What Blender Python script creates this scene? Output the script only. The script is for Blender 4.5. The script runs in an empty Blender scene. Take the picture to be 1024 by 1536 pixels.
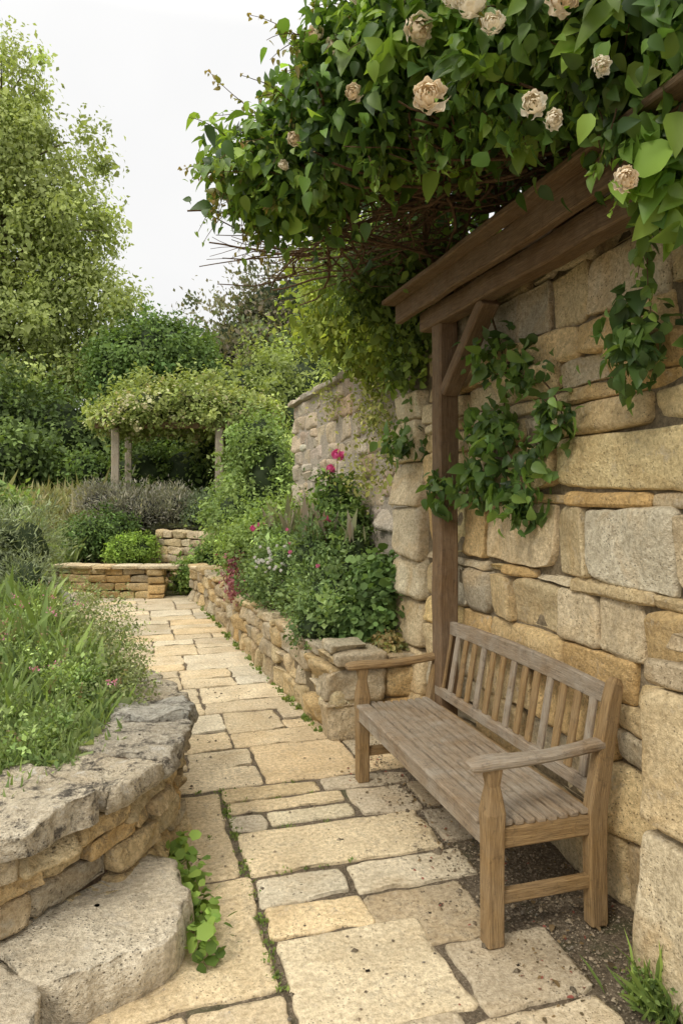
import bpy, math, random
import numpy as np
from mathutils import Vector
random.seed(7)
scene = bpy.context.scene

# ------------------------------------------------------------------ helpers
def fnoise(P, freq, seed, octaves=3):
    r = np.random.RandomState(seed); out = np.zeros(len(P)); amp = 1.0; tot = 0
    for o in range(octaves):
        for k in range(4):
            d = r.normal(size=3) * freq * (2.1 ** o)
            out += amp * np.sin(P @ d + r.uniform(0, 6.28))
        tot += amp * 2.0; amp *= 0.5
    return out / tot

def unit(a):
    return a / (np.linalg.norm(a, axis=-1, keepdims=True) + 1e-9)

def build(name, V, F, C=None, mat=None, smooth=True, parent=None, loc=None):
    V = np.asarray(V, dtype=np.float32); F = np.asarray(F, dtype=np.int32)
    k = F.shape[1]
    me = bpy.data.meshes.new(name)
    me.vertices.add(len(V)); me.vertices.foreach_set("co", V.ravel())
    me.loops.add(F.size); me.loops.foreach_set("vertex_index", F.ravel())
    me.polygons.add(len(F))
    me.polygons.foreach_set("loop_start", np.arange(0, F.size, k, dtype=np.int32))
    me.polygons.foreach_set("use_smooth", np.full(len(F), smooth, dtype=bool))
    me.update(calc_edges=True)
    if C is not None:
        C = np.asarray(C, dtype=np.float32)
        if C.shape[1] == 3: C = np.hstack([C, np.ones((len(C), 1), np.float32)])
        at = me.color_attributes.new("Col", 'FLOAT_COLOR', 'POINT')
        at.data.foreach_set("color", C.ravel())
    ob = bpy.data.objects.new(name, me); scene.collection.objects.link(ob)
    if mat: me.materials.append(mat)
    if parent: ob.parent = parent
    return ob

def empty(name, loc=(0, 0, 0)):
    e = bpy.data.objects.new(name, None); e.location = loc
    e.empty_display_size = 0.3
    scene.collection.objects.link(e); return e

class Acc:
    def __init__(s): s.V = []; s.F = []; s.C = []; s.n = 0
    def add(s, V, F, C):
        V = np.asarray(V, float)
        C = np.asarray(C, float)
        if C.ndim == 1: C = np.tile(C, (len(V), 1))
        s.V.append(V); s.F.append(np.asarray(F) + s.n); s.C.append(C); s.n += len(V)
    def make(s, name, mat, smooth=True, parent=None):
        return build(name, np.vstack(s.V), np.vstack(s.F), np.vstack(s.C), mat, smooth, parent)

# ------------------------------------------------------------------ materials
def nodes_of(name):
    m = bpy.data.materials.new(name); m.use_nodes = True
    nt = m.node_tree; nt.nodes.clear()
    return m, nt, nt.nodes, nt.links
def N(nt, typ, **kw):
    n = nt.nodes.new(typ)
    for k, v in kw.items():
        if k in n.inputs.keys(): n.inputs[k].default_value = v
        else: setattr(n, k, v)
    return n
def ramp(nt, src, p0, p1, c0=(0,0,0,1), c1=(1,1,1,1)):
    r = nt.nodes.new("ShaderNodeValToRGB")
    r.color_ramp.elements[0].position = p0; r.color_ramp.elements[1].position = p1
    r.color_ramp.elements[0].color = c0; r.color_ramp.elements[1].color = c1
    nt.links.new(src, r.inputs[0]); return r.outputs[0]
def mix(nt, fac, a, b, mode='MIX'):
    m = nt.nodes.new("ShaderNodeMix"); m.data_type = 'RGBA'; m.blend_type = mode
    for s, v in ((0, fac), (6, a), (7, b)):
        if isinstance(v, (int, float)): m.inputs[s].default_value = v
        elif isinstance(v, tuple): m.inputs[s].default_value = v if len(v) == 4 else (*v, 1)
        else: nt.links.new(v, m.inputs[s])
    return m.outputs[2]
def mul(nt, a, f):
    m = nt.nodes.new("ShaderNodeMath"); m.operation = 'MULTIPLY'; nt.links.new(a, m.inputs[0]); m.inputs[1].default_value = f; return m.outputs[0]
def noise(nt, co, scale, detail=4, rough=0.6, dist=0.0):
    n = nt.nodes.new("ShaderNodeTexNoise"); n.inputs['Scale'].default_value = scale
    n.inputs['Detail'].default_value = detail; n.inputs['Roughness'].default_value = rough
    n.inputs['Distortion'].default_value = dist
    nt.links.new(co, n.inputs['Vector']); return n.outputs['Fac']

def stone_mat(name, lichen=0.35, stain=0.5, dirt=0.5, bump=0.5, dirtcol=(0.10, 0.085, 0.06), dthr=0.52, staincol=(0.56, 0.36, 0.14), lcol=(0.60, 0.56, 0.46)):
    m, nt, nd, lk = nodes_of(name)
    out = N(nt, "ShaderNodeOutputMaterial"); bs = N(nt, "ShaderNodeBsdfPrincipled", Roughness=0.9)
    bs.inputs['Specular IOR Level'].default_value = 0.2
    tc = N(nt, "ShaderNodeTexCoord"); co = tc.outputs['Object']
    at = N(nt, "ShaderNodeAttribute", attribute_name="Col")
    base = at.outputs['Color']
    big = noise(nt, co, 5, 4, 0.7)
    c = mix(nt, 0.8, base, ramp(nt, big, 0.32, 0.68, (0.68, 0.64, 0.57, 1), (1.27, 1.27, 1.24, 1)), 'MULTIPLY')
    st = ramp(nt, noise(nt, co, 3.1, 4, 0.7, 0.8), 0.48, 0.68)
    c = mix(nt, mul(nt, st, stain), c, staincol)
    fine = noise(nt, co, 48, 4, 0.8)
    c = mix(nt, 0.8, c, ramp(nt, fine, 0.34, 0.64, (0.56, 0.52, 0.46, 1), (1.24, 1.24, 1.23, 1)), 'MULTIPLY')
    gn = noise(nt, co, 10, 6, 0.8)
    g = ramp(nt, gn, dthr, dthr + .12)
    c = mix(nt, mul(nt, g, dirt), c, dirtcol)
    l = ramp(nt, gn, 0.33, 0.44, (1, 1, 1, 1), (0, 0, 0, 1))
    c = mix(nt, mul(nt, l, lichen), c, lcol)
    vo = N(nt, "ShaderNodeTexVoronoi", Scale=75); lk.new(co, vo.inputs['Vector'])
    pit = ramp(nt, vo.outputs['Distance'], 0.10, 0.28)
    pits = mix(nt, ramp(nt, big, 0.46, 0.56), (1, 1, 1), pit)
    c = mix(nt, 0.6, c, pits, 'MULTIPLY')
    lk.new(c, bs.inputs['Base Color'])
    s1 = N(nt, "ShaderNodeMath", operation='MULTIPLY_ADD'); lk.new(fine, s1.inputs[0]); s1.inputs[1].default_value = .6; lk.new(gn, s1.inputs[2])
    s2 = N(nt, "ShaderNodeMath", operation='MULTIPLY_ADD'); lk.new(pits, s2.inputs[0]); s2.inputs[1].default_value = .3; lk.new(s1.outputs[0], s2.inputs[2])
    bp = N(nt, "ShaderNodeBump", Strength=bump, Distance=0.035); lk.new(s2.outputs[0], bp.inputs['Height'])
    lk.new(bp.outputs[0], bs.inputs['Normal']); lk.new(bs.outputs[0], out.inputs[0])
    return m

def leaf_mat(name, trans=0.3, rough=0.5, spec=0.35, tint=(1.6, 1.6, 0.75)):
    m, nt, nd, lk = nodes_of(name)
    out = N(nt, "ShaderNodeOutputMaterial"); bs = N(nt, "ShaderNodeBsdfPrincipled", Roughness=rough)
    bs.inputs['Specular IOR Level'].default_value = spec
    at = N(nt, "ShaderNodeAttribute", attribute_name="Col")
    lk.new(at.outputs['Color'], bs.inputs['Base Color'])
    tr = N(nt, "ShaderNodeBsdfTranslucent")
    tcx = mix(nt, 1.0, at.outputs['Color'], tint, 'MULTIPLY'); lk.new(tcx, tr.inputs['Color'])
    ms = N(nt, "ShaderNodeMixShader"); ms.inputs[0].default_value = trans
    lk.new(bs.outputs[0], ms.inputs[1]); lk.new(tr.outputs[0], ms.inputs[2]); lk.new(ms.outputs[0], out.inputs[0])
    return m

def wood_mat(name, c1, c2, grey, greyamt=0.5):
    m, nt, nd, lk = nodes_of(name)
    out = N(nt, "ShaderNodeOutputMaterial"); bs = N(nt, "ShaderNodeBsdfPrincipled", Roughness=0.75)
    bs.inputs['Specular IOR Level'].default_value = 0.25
    tc = N(nt, "ShaderNodeTexCoord")
    mp = N(nt, "ShaderNodeMapping"); lk.new(tc.outputs['UV'], mp.inputs['Vector'])
    mp.inputs['Scale'].default_value = (1.6, 30, 1)
    g = noise(nt, mp.outputs[0], 3.0, 6, 0.7, 0.6)
    mp2 = N(nt, "ShaderNodeMapping"); lk.new(tc.outputs['UV'], mp2.inputs['Vector']); mp2.inputs['Scale'].default_value = (6, 150, 1)
    g2 = noise(nt, mp2.outputs[0], 2.0, 4, 0.7)
    c = ramp(nt, g, 0.32, 0.68, (*c1, 1), (*c2, 1))
    c = mix(nt, 0.75, c, ramp(nt, g2, 0.32, 0.62, (0.40, 0.36, 0.32, 1), (1.25, 1.25, 1.25, 1)), 'MULTIPLY')
    gm = ramp(nt, noise(nt, tc.outputs['Object'], 4.5, 5, 0.7, 0.5), 0.35, 0.65)
    gcol = mix(nt, 0.8, grey, ramp(nt, g2, 0.3, 0.7, (0.5, 0.5, 0.5, 1), (1.2, 1.2, 1.2, 1)), 'MULTIPLY')
    c = mix(nt, mul(nt, gm, greyamt), c, gcol)
    dk = ramp(nt, noise(nt, tc.outputs['Object'], 20, 6, 0.8), 0.54, 0.68)
    c = mix(nt, mul(nt, dk, 0.55), c, (0.06, 0.042, 0.028))
    lk.new(c, bs.inputs['Base Color'])
    ad = N(nt, "ShaderNodeMath", operation='ADD'); lk.new(g, ad.inputs[0]); lk.new(g2, ad.inputs[1])
    bp = N(nt, "ShaderNodeBump", Strength=0.7, Distance=0.007); lk.new(ad.outputs[0], bp.inputs['Height'])
    lk.new(bp.outputs[0], bs.inputs['Normal']); lk.new(bs.outputs[0], out.inputs[0])
    return m

def ground_mat(name, ca, cb, cc, grass=None, moss=0.5, fs=120):
    m, nt, nd, lk = nodes_of(name)
    out = N(nt, "ShaderNodeOutputMaterial"); bs = N(nt, "ShaderNodeBsdfPrincipled", Roughness=0.95)
    bs.inputs['Specular IOR Level'].default_value = 0.15
    tc = N(nt, "ShaderNodeTexCoord"); co = tc.outputs['Object']
    c = mix(nt, ramp(nt, noise(nt, co, 6, 5, 0.7), 0.35, 0.65), ca, cb)
    f = noise(nt, co, fs, 4, 0.8)
    c = mix(nt, ramp(nt, f, 0.55, 0.66), c, cc)
    c = mix(nt, 0.8, c, ramp(nt, noise(nt, co, 60, 4, 0.8), 0.35, 0.65, (0.4, 0.4, 0.4, 1), (1.35, 1.35, 1.35, 1)), 'MULTIPLY')
    mo = ramp(nt, noise(nt, co, 2.6, 5, 0.75), 0.54, 0.64)
    c = mix(nt, mul(nt, mo, moss), c, (0.08, 0.10, 0.04))
    if grass:
        sp = N(nt, "ShaderNodeSeparateXYZ"); lk.new(co, sp.inputs[0])
        gy = N(nt, "ShaderNodeMapRange"); gy.inputs[1].default_value = 10.5; gy.inputs[2].default_value = 12.5
        lk.new(sp.outputs[1], gy.inputs[0])
        gc = mix(nt, ramp(nt, noise(nt, co, 1.2, 5, 0.7), 0.35, 0.65), grass, (0.18, 0.19, 0.07))
        c = mix(nt, gy.outputs[0], c, gc)
    lk.new(c, bs.inputs['Base Color'])
    bp = N(nt, "ShaderNodeBump", Strength=0.8, Distance=0.02); lk.new(f, bp.inputs['Height'])
    lk.new(bp.outputs[0], bs.inputs['Normal']); lk.new(bs.outputs[0], out.inputs[0])
    return m

M_WALL = stone_mat("golden_limestone", lichen=0.40, stain=0.42, dirt=0.45, bump=0.75, dirtcol=(0.29, 0.22, 0.13), lcol=(0.70, 0.63, 0.50))
M_FARWALL = stone_mat("weathered_limestone", lichen=0.7, stain=0.15, dirt=0.45, bump=0.9, dirtcol=(0.28, 0.225, 0.18), lcol=(0.66, 0.60, 0.52))
M_RUBBLE = stone_mat("rubble_limestone", lichen=0.4, stain=0.35, dirt=0.65, bump=0.9, dirtcol=(0.15, 0.12, 0.085))
M_COPE = stone_mat("lichen_coping", lichen=0.85, stain=0.10, dirt=1.0, bump=1.0, dirtcol=(0.115, 0.10, 0.08), dthr=0.49, lcol=(0.66, 0.63, 0.56))
M_PAVE = stone_mat("buff_flagstone", lichen=0.30, stain=0.18, dirt=0.5, bump=0.5, dirtcol=(0.27, 0.225, 0.16), dthr=0.52, lcol=(0.70, 0.63, 0.51))
M_STEP = stone_mat("step_limestone", lichen=0.5, stain=0.10, dirt=0.6, bump=0.9, dirtcol=(0.30, 0.26, 0.195), dthr=.50, lcol=(0.74, 0.69, 0.59))
M_LEAF = leaf_mat("rose_leaf", 0.36, 0.42, 0.4)
M_FOL = leaf_mat("foliage_leaf", 0.30, 0.65, 0.2)
M_PETAL = leaf_mat("petal", 0.25, 0.7, 0.1, (1.1, 1.0, .95))
M_BARK = ground_mat("bark", (0.16, 0.125, 0.085), (0.22, 0.18, 0.13), (0.10, 0.075, 0.05), moss=.2)
M_TWIG = ground_mat("twig", (0.15, 0.09, 0.05), (0.24, 0.155, 0.09), (0.08, 0.05, 0.03), moss=0)
M_SOIL = ground_mat("soil", (0.12, 0.085, 0.055), (0.16, 0.115, 0.075), (0.22, 0.17, 0.11))
M_GROUND = ground_mat("gravel_ground", (0.165, 0.13, 0.09), (0.25, 0.20, 0.14), (0.38, 0.325, 0.245), grass=(0.11, 0.14, 0.05), moss=.5)
M_MORTAR = ground_mat("mortar", (0.20, 0.155, 0.095), (0.38, 0.31, 0.205), (0.17, 0.13, 0.08), moss=0)
M_PLASTER = ground_mat("old_lime_mortar", (0.46, 0.40, 0.32), (0.56, 0.49, 0.40), (0.36, 0.30, 0.24), moss=0)
M_BENCH = wood_mat("weathered_teak", (0.21, 0.145, 0.085), (0.38, 0.285, 0.185), (0.42, 0.37, 0.30), 0.8)
M_BENCHLEG = wood_mat("teak_leg", (0.22, 0.13, 0.05), (0.40, 0.265, 0.12), (0.35, 0.285, 0.20), 0.30)
M_TIMBER = wood_mat("oak_timber", (0.115, 0.068, 0.034), (0.24, 0.152, 0.078), (0.32, 0.25, 0.18), 0.35)
M_POST = wood_mat("pale_post", (0.34, 0.29, 0.21), (0.47, 0.40, 0.30), (0.44, 0.41, 0.35), 0.5)

# ------------------------------------------------------------------ stones
def box_template(ts):
    ts = np.array(ts); n = len(ts); V = []; F = []
    for ax in range(3):
        for sg in (-1, 1):
            b = len(V)
            for i in range(n):
                for j in range(n):
                    p = [0, 0, 0]; p[ax] = sg; p[(ax + 1) % 3] = ts[i]; p[(ax + 2) % 3] = ts[j]; V.append(p)
            for i in range(n - 1):
                for j in range(n - 1):
                    q = [b + i * n + j, b + (i + 1) * n + j, b + (i + 1) * n + j + 1, b + i * n + j + 1]
                    F.append(q if sg > 0 else q[::-1])
    V = np.round(np.array(V, float), 5)
    U, inv = np.unique(V, axis=0, return_inverse=True); inv = inv.ravel()
    return U, inv[np.array(F)]
T_XH = box_template([-1, -.97, -.91, -.82, -.7, -.56, -.42, -.28, -.14, 0, .14, .28, .42, .56, .7, .82, .91, .97, 1])
T_HI = box_template([-1, -.965, -.88, -.72, -.5, -.25, 0, .25, .5, .72, .88, .965, 1])
T_MD = box_template([-1, -.9, -.6, -.2, .2, .6, .9, 1])

_sid = [0]
def stone(acc, c, half, tvec, nvec, col, rad=0.02, rough=0.008, tpl=T_MD, freq=14, tilt=0.0, wedge=1.0):
    _sid[0] += 1
    h = np.array(half, float); r = min(rad, h.min() * 0.8)
    p = tpl[0] * h; q = np.clip(p, -(h - r), h - r); v = p - q
    p = q + r * unit(v)
    rr = np.random.RandomState(_sid[0])
    p[:, 2] += wedge * 0.07 * h[2] * rr.normal() * (p[:, 0] / h[0]) * np.sign(p[:, 2])
    p[:, 0] += wedge * 0.07 * h[2] * rr.normal() * (p[:, 2] / h[2])
    cx = rr.choice([-1, 1]); cz = rr.choice([-1, 1]); k = np.clip((p[:, 0] * cx / h[0] + p[:, 2] * cz / h[2]) - 1.45, 0, 1)
    p[:, 0] -= cx * k * h[2] * .35; p[:, 2] -= cz * k * h[2] * .35
    f = (p[:, 1] > 0)
    p[f, 1] += (rr.normal(0, .010) * p[f, 0] / h[0] + rr.normal(0, .010) * p[f, 2] / h[2]) * (rough / .012)
    t = np.array(tvec, float); n = np.array(nvec, float); up = np.array([0, 0, 1.0])
    ca, sa = math.cos(tilt), math.sin(tilt)
    x = p[:, 0] * ca - p[:, 2] * sa; z = p[:, 0] * sa + p[:, 2] * ca
    W = np.array(c) + x[:, None] * t + p[:, 1][:, None] * n + z[:, None] * up
    d = fnoise(W, freq, _sid[0], 4) * rough + fnoise(W, freq * 0.35, _sid[0] + 5, 2) * rough * .9
    dirs = unit(unit(v) + 0.001)
    dn = np.where(np.abs(dirs[:, 1]) > .9, 1.0, .5)
    W = W + (d * dn)[:, None] * (dirs[:, 0:1] * t + dirs[:, 1:2] * n + dirs[:, 2:3] * up)
    acc.add(W, tpl[1], col)

def stone_col(base, var=0.09, rr=random):
    b = 1 + rr.gauss(0, var); w = rr.gauss(0, 0.03)
    return np.clip(np.array([base[0] * b * (1 + w), base[1] * b, base[2] * b * (1 - w * 1.6)]), 0.02, 0.78)
GOLD = (0.68, 0.545, 0.33); PALE = (0.70, 0.60, 0.43); ORG = (0.65, 0.475, 0.245); GREY = (0.57, 0.49, 0.36)
def pick(ws):
    r = random.random()
    for c, w in ws:
        if r < w: return c
        r -= w
    return ws[0][0]

def resample(pts, step):
    pts = np.array(pts, float); seg = np.linalg.norm(np.diff(pts, axis=0), axis=1); s = np.concatenate([[0], np.cumsum(seg)])
    n = max(2, int(round(s[-1] / step)) + 1); ss = np.linspace(0, s[-1], n)
    return np.stack([np.interp(ss, s, pts[:, k]) for k in range(pts.shape[1])], 1)
def catmull(pts, closed=False, sub=10):
    pts = [np.array(p, float) for p in pts]; n = len(pts); out = []
    rng = range(n) if closed else range(n - 1)
    for i in rng:
        g = (lambda k: pts[k % n]) if closed else (lambda k: pts[min(max(k, 0), n - 1)])
        p0, p1, p2, p3 = g(i - 1), g(i), g(i + 1), g(i + 2)
        for j in range(sub):
            t = j / sub
            out.append(0.5 * ((2 * p1) + (-p0 + p2) * t + (2 * p0 - 5 * p1 + 4 * p2 - p3) * t * t + (-p0 + 3 * p1 - 3 * p2 + p3) * t ** 3))
    if not closed: out.append(pts[-1])
    return np.array(out)
class Curve:
    def __init__(s, pts):
        s.p = np.array(pts, float)[:, :2]; sg = np.linalg.norm(np.diff(s.p, axis=0), axis=1)
        s.s = np.concatenate([[0], np.cumsum(sg)]); s.L = s.s[-1]
    def at(s, u): return np.array([np.interp(u, s.s, s.p[:, 0]), np.interp(u, s.s, s.p[:, 1])])
    def tan(s, u):
        a = s.at(max(0, u - .03)); b = s.at(min(s.L, u + .03)); d = b - a; return d / (np.linalg.norm(d) + 1e-9)

def wall_along(acc, pts, side, z0, rows, lrange, thick, cols, rad=0.02, rough=0.01, tpl=T_MD, gap=0.008, jit=0.01, tiltv=0.01, freq=14, explicit=None, wav=0.0):
    cv = Curve(pts); z = z0
    for ri, hgt in enumerate(rows):
        s = -random.uniform(0, lrange[0] * 0.3)
        brk = list(explicit[ri]) if explicit and ri in explicit else None
        k = 0
        while s < cv.L - 0.03:
            L = random.uniform(*lrange)
            if hgt < 0.08: L *= 0.8
            if brk is not None and k < len(brk): L = brk[k]
            k += 1
            e = min(s + L, cv.L)
            if cv.L - e < lrange[0] * 0.5: e = cv.L
            s0 = max(s, 0); mid = (s0 + e) / 2
            t2 = cv.tan(mid); n2 = np.array([-t2[1], t2[0]]) * side
            p = cv.at(mid)
            t3 = (t2[0], t2[1], 0); n3 = (n2[0], n2[1], 0)
            hl = (e - s0) / 2 - gap / 2
            if hl > 0.015:
                parts = [(z, hgt)]
                if hgt > 0.2 and hl < 0.22 and random.random() < 0.35 and (brk is None or k > len(brk)):
                    f = random.uniform(0.35, 0.65); parts = [(z, hgt * f), (z + hgt * f, hgt * (1 - f))]
                for (z_, hg_) in parts:
                    out = random.uniform(-jit, jit); dz = wav * math.sin(mid * 2.3 + ri)
                    c = np.array([p[0] + n2[0] * (out - thick / 2), p[1] + n2[1] * (out - thick / 2), z_ + hg_ / 2 + dz])
                    stone(acc, c, (hl, thick / 2, hg_ / 2 - gap / 2), t3, n3, stone_col(pick(cols)), rad * random.uniform(.7, 1.3), rough, tpl, freq, random.gauss(0, tiltv))
            s = e
        z += hgt

def slab(acc, outline, z0, z1, col, bevel=0.012, top_rough=0.003, side_rough=0.006, step=0.035, tiltxy=(0, 0), tfreq=7):
    _sid[0] += 1; sd = _sid[0]
    o = np.array(outline, float); o = np.vstack([o, o[:1]])
    o = resample(o, step)[:-1]; n = len(o)
    o = (np.roll(o, 1, 0) + 2 * o + np.roll(o, -1, 0)) / 4
    P3 = np.hstack([o, np.zeros((n, 1))])
    ctr = o.mean(0); dirv = unit(o - ctr)
    nrm = np.roll(o, -1, 0) - np.roll(o, 1, 0); nrm = unit(np.stack([nrm[:, 1], -nrm[:, 0]], 1))
    if (nrm * dirv).sum() < 0: nrm = -nrm
    o = o + nrm * (fnoise(P3, 12, sd, 4) * side_rough)[:, None]
    rings = []; H = z1 - z0
    lv = [(0.0, z0), (side_rough * 0.5, z0 + H * .35), (0.0, z0 + H * .7), (-bevel * .15, z1 - bevel), (-bevel * .45, z1 - bevel * .35), (-bevel, z1)]
    for off, zz in lv:
        rings.append(np.hstack([o + nrm * off, np.full((n, 1), zz)]))
    inner = o - nrm * bevel
    for f in (0.93, 0.84, 0.74, 0.62, .5, 0.38, .26, .14, 0.03):
        rings.append(np.hstack([ctr + (inner - ctr) * f, np.full((n, 1), z1)]))
    V = np.vstack(rings); nr = len(rings)
    top = V[:, 2] > z0 + H * .3
    V[top, 2] += fnoise(V[top], tfreq, sd + 1, 4) * top_rough + (V[top, 0] - ctr[0]) * tiltxy[0] + (V[top, 1] - ctr[1]) * tiltxy[1]
    dd = np.tile(np.hstack([nrm, np.zeros((n, 1))]), (nr, 1))
    sidev = slice(n, n * 5)
    V[sidev] += dd[sidev] * (fnoise(V[sidev], 18, sd + 2, 4) * side_rough)[:, None]
    F = []; a = np.arange(n); b = (a + 1) % n
    area = (o[:, 0] * np.roll(o[:, 1], -1) - np.roll(o[:, 0], -1) * o[:, 1]).sum()
    for k in range(nr - 1):
        q = np.stack([k * n + a, k * n + b, (k + 1) * n + b, (k + 1) * n + a], 1)
        if area < 0: q = q[:, ::-1]
        F.append(q)
    acc.add(V, np.vstack(F), col)

def quadcore(name, loop, z0, z1, mat, parent=None):
    o = np.array(loop, float); n = len(o)
    if (o[:, 0] * np.roll(o[:, 1], -1) - np.roll(o[:, 0], -1) * o[:, 1]).sum() < 0: o = o[::-1]
    V = [(p[0], p[1], z0) for p in o] + [(p[0], p[1], z1) for p in o]
    F = [(i, (i + 1) % n, n + (i + 1) % n, n + i) for i in range(n)] + [tuple(range(n, 2 * n)), tuple(range(n - 1, -1, -1))]
    me = bpy.data.meshes.new(name); me.from_pydata(V, [], F); me.materials.append(mat)
    ob = bpy.data.objects.new(name, me); scene.collection.objects.link(ob)
    if parent: ob.parent = parent
    return ob

# ------------------------------------------------------------------ loft for timber
def loft(name, secs, mat, parent=None, upref=(0, 0, 1), ch=0.006):
    C = [Vector(s[0]) for s in secs]; V = []; F = []; n = len(secs)
    uo = random.uniform(0, 20); vo = random.uniform(0, 20); dist = 0; dl = []
    for i, s in enumerate(secs):
        if i: dist += (C[i] - C[i - 1]).length
        dl.append(dist)
        d = (C[min(i + 1, n - 1)] - C[max(i - 1, 0)]).normalized(); up = Vector(upref)
        side = d.cross(up).normalized(); up2 = side.cross(d).normalized()
        w, h = s[1] / 2, s[2] / 2; c = min(ch, w * .6, h * .6)
        for a, b in [(-w, -h + c), (-w + c, -h), (w - c, -h), (w, -h + c), (w, h - c), (w - c, h), (-w + c, h), (-w, h - c)]:
            V.append(tuple(C[i] + side * a + up2 * b))
    w, h = secs[0][1], secs[0][2]
    cum = [0, .01, w, w + .01, w + h, w + h + .01, 2 * w + h, 2 * w + h + .01, 2 * w + 2 * h]
    fuv = []
    for i in range(n - 1):
        for k in range(8):
            k2 = (k + 1) % 8
            F.append((i * 8 + k, i * 8 + k2, (i + 1) * 8 + k2, (i + 1) * 8 + k))
            fuv.append([(dl[i] + uo, cum[k] + vo), (dl[i] + uo, cum[k + 1] + vo), (dl[i + 1] + uo, cum[k + 1] + vo), (dl[i + 1] + uo, cum[k] + vo)])
    F.append(tuple(range(7, -1, -1))); fuv.append([(uo + V[k][0] * .1, vo + V[k][2] * .3) for k in range(7, -1, -1)])
    b = (n - 1) * 8; F.append(tuple(range(b, b + 8))); fuv.append([(uo + V[k][0] * .1, vo + V[k][2] * .3) for k in range(b, b + 8)])
    me = bpy.data.meshes.new(name); me.from_pydata(V, [], F)
    uv = me.uv_layers.new(name="UVMap"); i = 0
    for f in fuv:
        for t in f: uv.data[i].uv = t; i += 1
    me.materials.append(mat); me.update()
    ob = bpy.data.objects.new(name, me); scene.collection.objects.link(ob)
    if parent: ob.parent = parent
    return ob
def beam(name, p0, p1, w, h, mat, parent=None, upref=(0, 0, 1), ch=0.006, wob=0.0):
    p0 = Vector(p0); p1 = Vector(p1); L = (p1 - p0).length; d = (p1 - p0) / L; e = min(0.004, L * .02)
    secs = [(p0, w - 2 * e, h - 2 * e), (p0 + d * e, w, h)]
    k = max(1, int(L / 0.25)) if wob else 1
    for i in range(1, k):
        o = Vector((random.gauss(0, wob), random.gauss(0, wob), random.gauss(0, wob)))
        secs.append((p0 + d * L * i / k + o, w * (1 + random.gauss(0, .02)), h * (1 + random.gauss(0, .02))))
    secs += [(p1 - d * e, w, h), (p1, w - 2 * e, h - 2 * e)]
    return loft(name, secs, mat, parent, upref, ch)

def tube(acc, pts, radii, sides=6, col=(0.12, 0.09, 0.06)):
    pts = np.array(pts, float); n = len(pts); V = []
    for i in range(n):
        d = pts[min(i + 1, n - 1)] - pts[max(i - 1, 0)]; d = d / (np.linalg.norm(d) + 1e-9)
        a = np.cross(d, [0.3, 0.9, 0.31]); a /= np.linalg.norm(a) + 1e-9; b = np.cross(d, a)
        for k in range(sides):
            t = 2 * math.pi * k / sides
            V.append(pts[i] + radii[i] * (math.cos(t) * a + math.sin(t) * b))
    F = [(i * sides + k, i * sides + (k + 1) % sides, (i + 1) * sides + (k + 1) % sides, (i + 1) * sides + k) for i in range(n - 1) for k in range(sides)]
    acc.add(V, F, np.array(col))

# ------------------------------------------------------------------ leaves
def leaf_tpl(ws, ts, fold=0.25, curl=0.25):
    mid = [(0, t, -curl * t * t) for t in ts]; L = []; R = []
    for w, t in zip(ws, ts[1:-1]):
        L.append((-w, t, fold * w - curl * t * t)); R.append((w, t, fold * w - curl * t * t))
    nm = len(mid); V = mid + L + R; nl = len(L); T = []
    for off, flip in ((nm, 0), (nm + nl, 1)):
        tr = [(0, 1, off)]
        for i in range(nl - 1): tr += [(i + 1, i + 2, off + i + 1), (i + 1, off + i + 1, off + i)]
        tr.append((nl, nm - 1, off + nl - 1))
        T += [t if flip == 0 else t[::-1] for t in tr]
    return np.array(V, float), np.array(T)
L_OV = leaf_tpl([0.25, 0.33, 0.24, 0.09], [0, .15, .38, .65, .88, 1.0], 0.35, 0.35)
L_OV2 = leaf_tpl([0.3, 0.2], [0, .35, .75, 1.0], 0.3, 0.25)
L_SM = leaf_tpl([0.3], [0, .45, 1.0], 0.3, 0.15)
L_RD = leaf_tpl([0.42, 0.4], [0, .3, .75, 1.0], 0.15, 0.15)
L_BL = leaf_tpl([0.045, 0.035], [0, .3, .7, 1.0], 0.3, 0.3)
L_ND = leaf_tpl([0.09], [0, .5, 1.0], 0.2, 0.05)

def put_leaves(acc, P, A, Nn, S, C, tpl):
    A = unit(A); B = unit(np.cross(Nn, A)); N2 = np.cross(A, B)
    tv, tf = tpl; k = len(tv); n = len(P)
    V = P[:, None, :] + S[:, None, None] * (tv[None, :, 0:1] * B[:, None, :] + tv[None, :, 1:2] * A[:, None, :] + tv[None, :, 2:3] * N2[:, None, :])
    F = (tf[None] + (np.arange(n) * k)[:, None, None]).reshape(-1, 3)
    acc.add(V.reshape(-1, 3), F, np.repeat(np.clip(C, 0.003, .9), k, axis=0))

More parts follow.
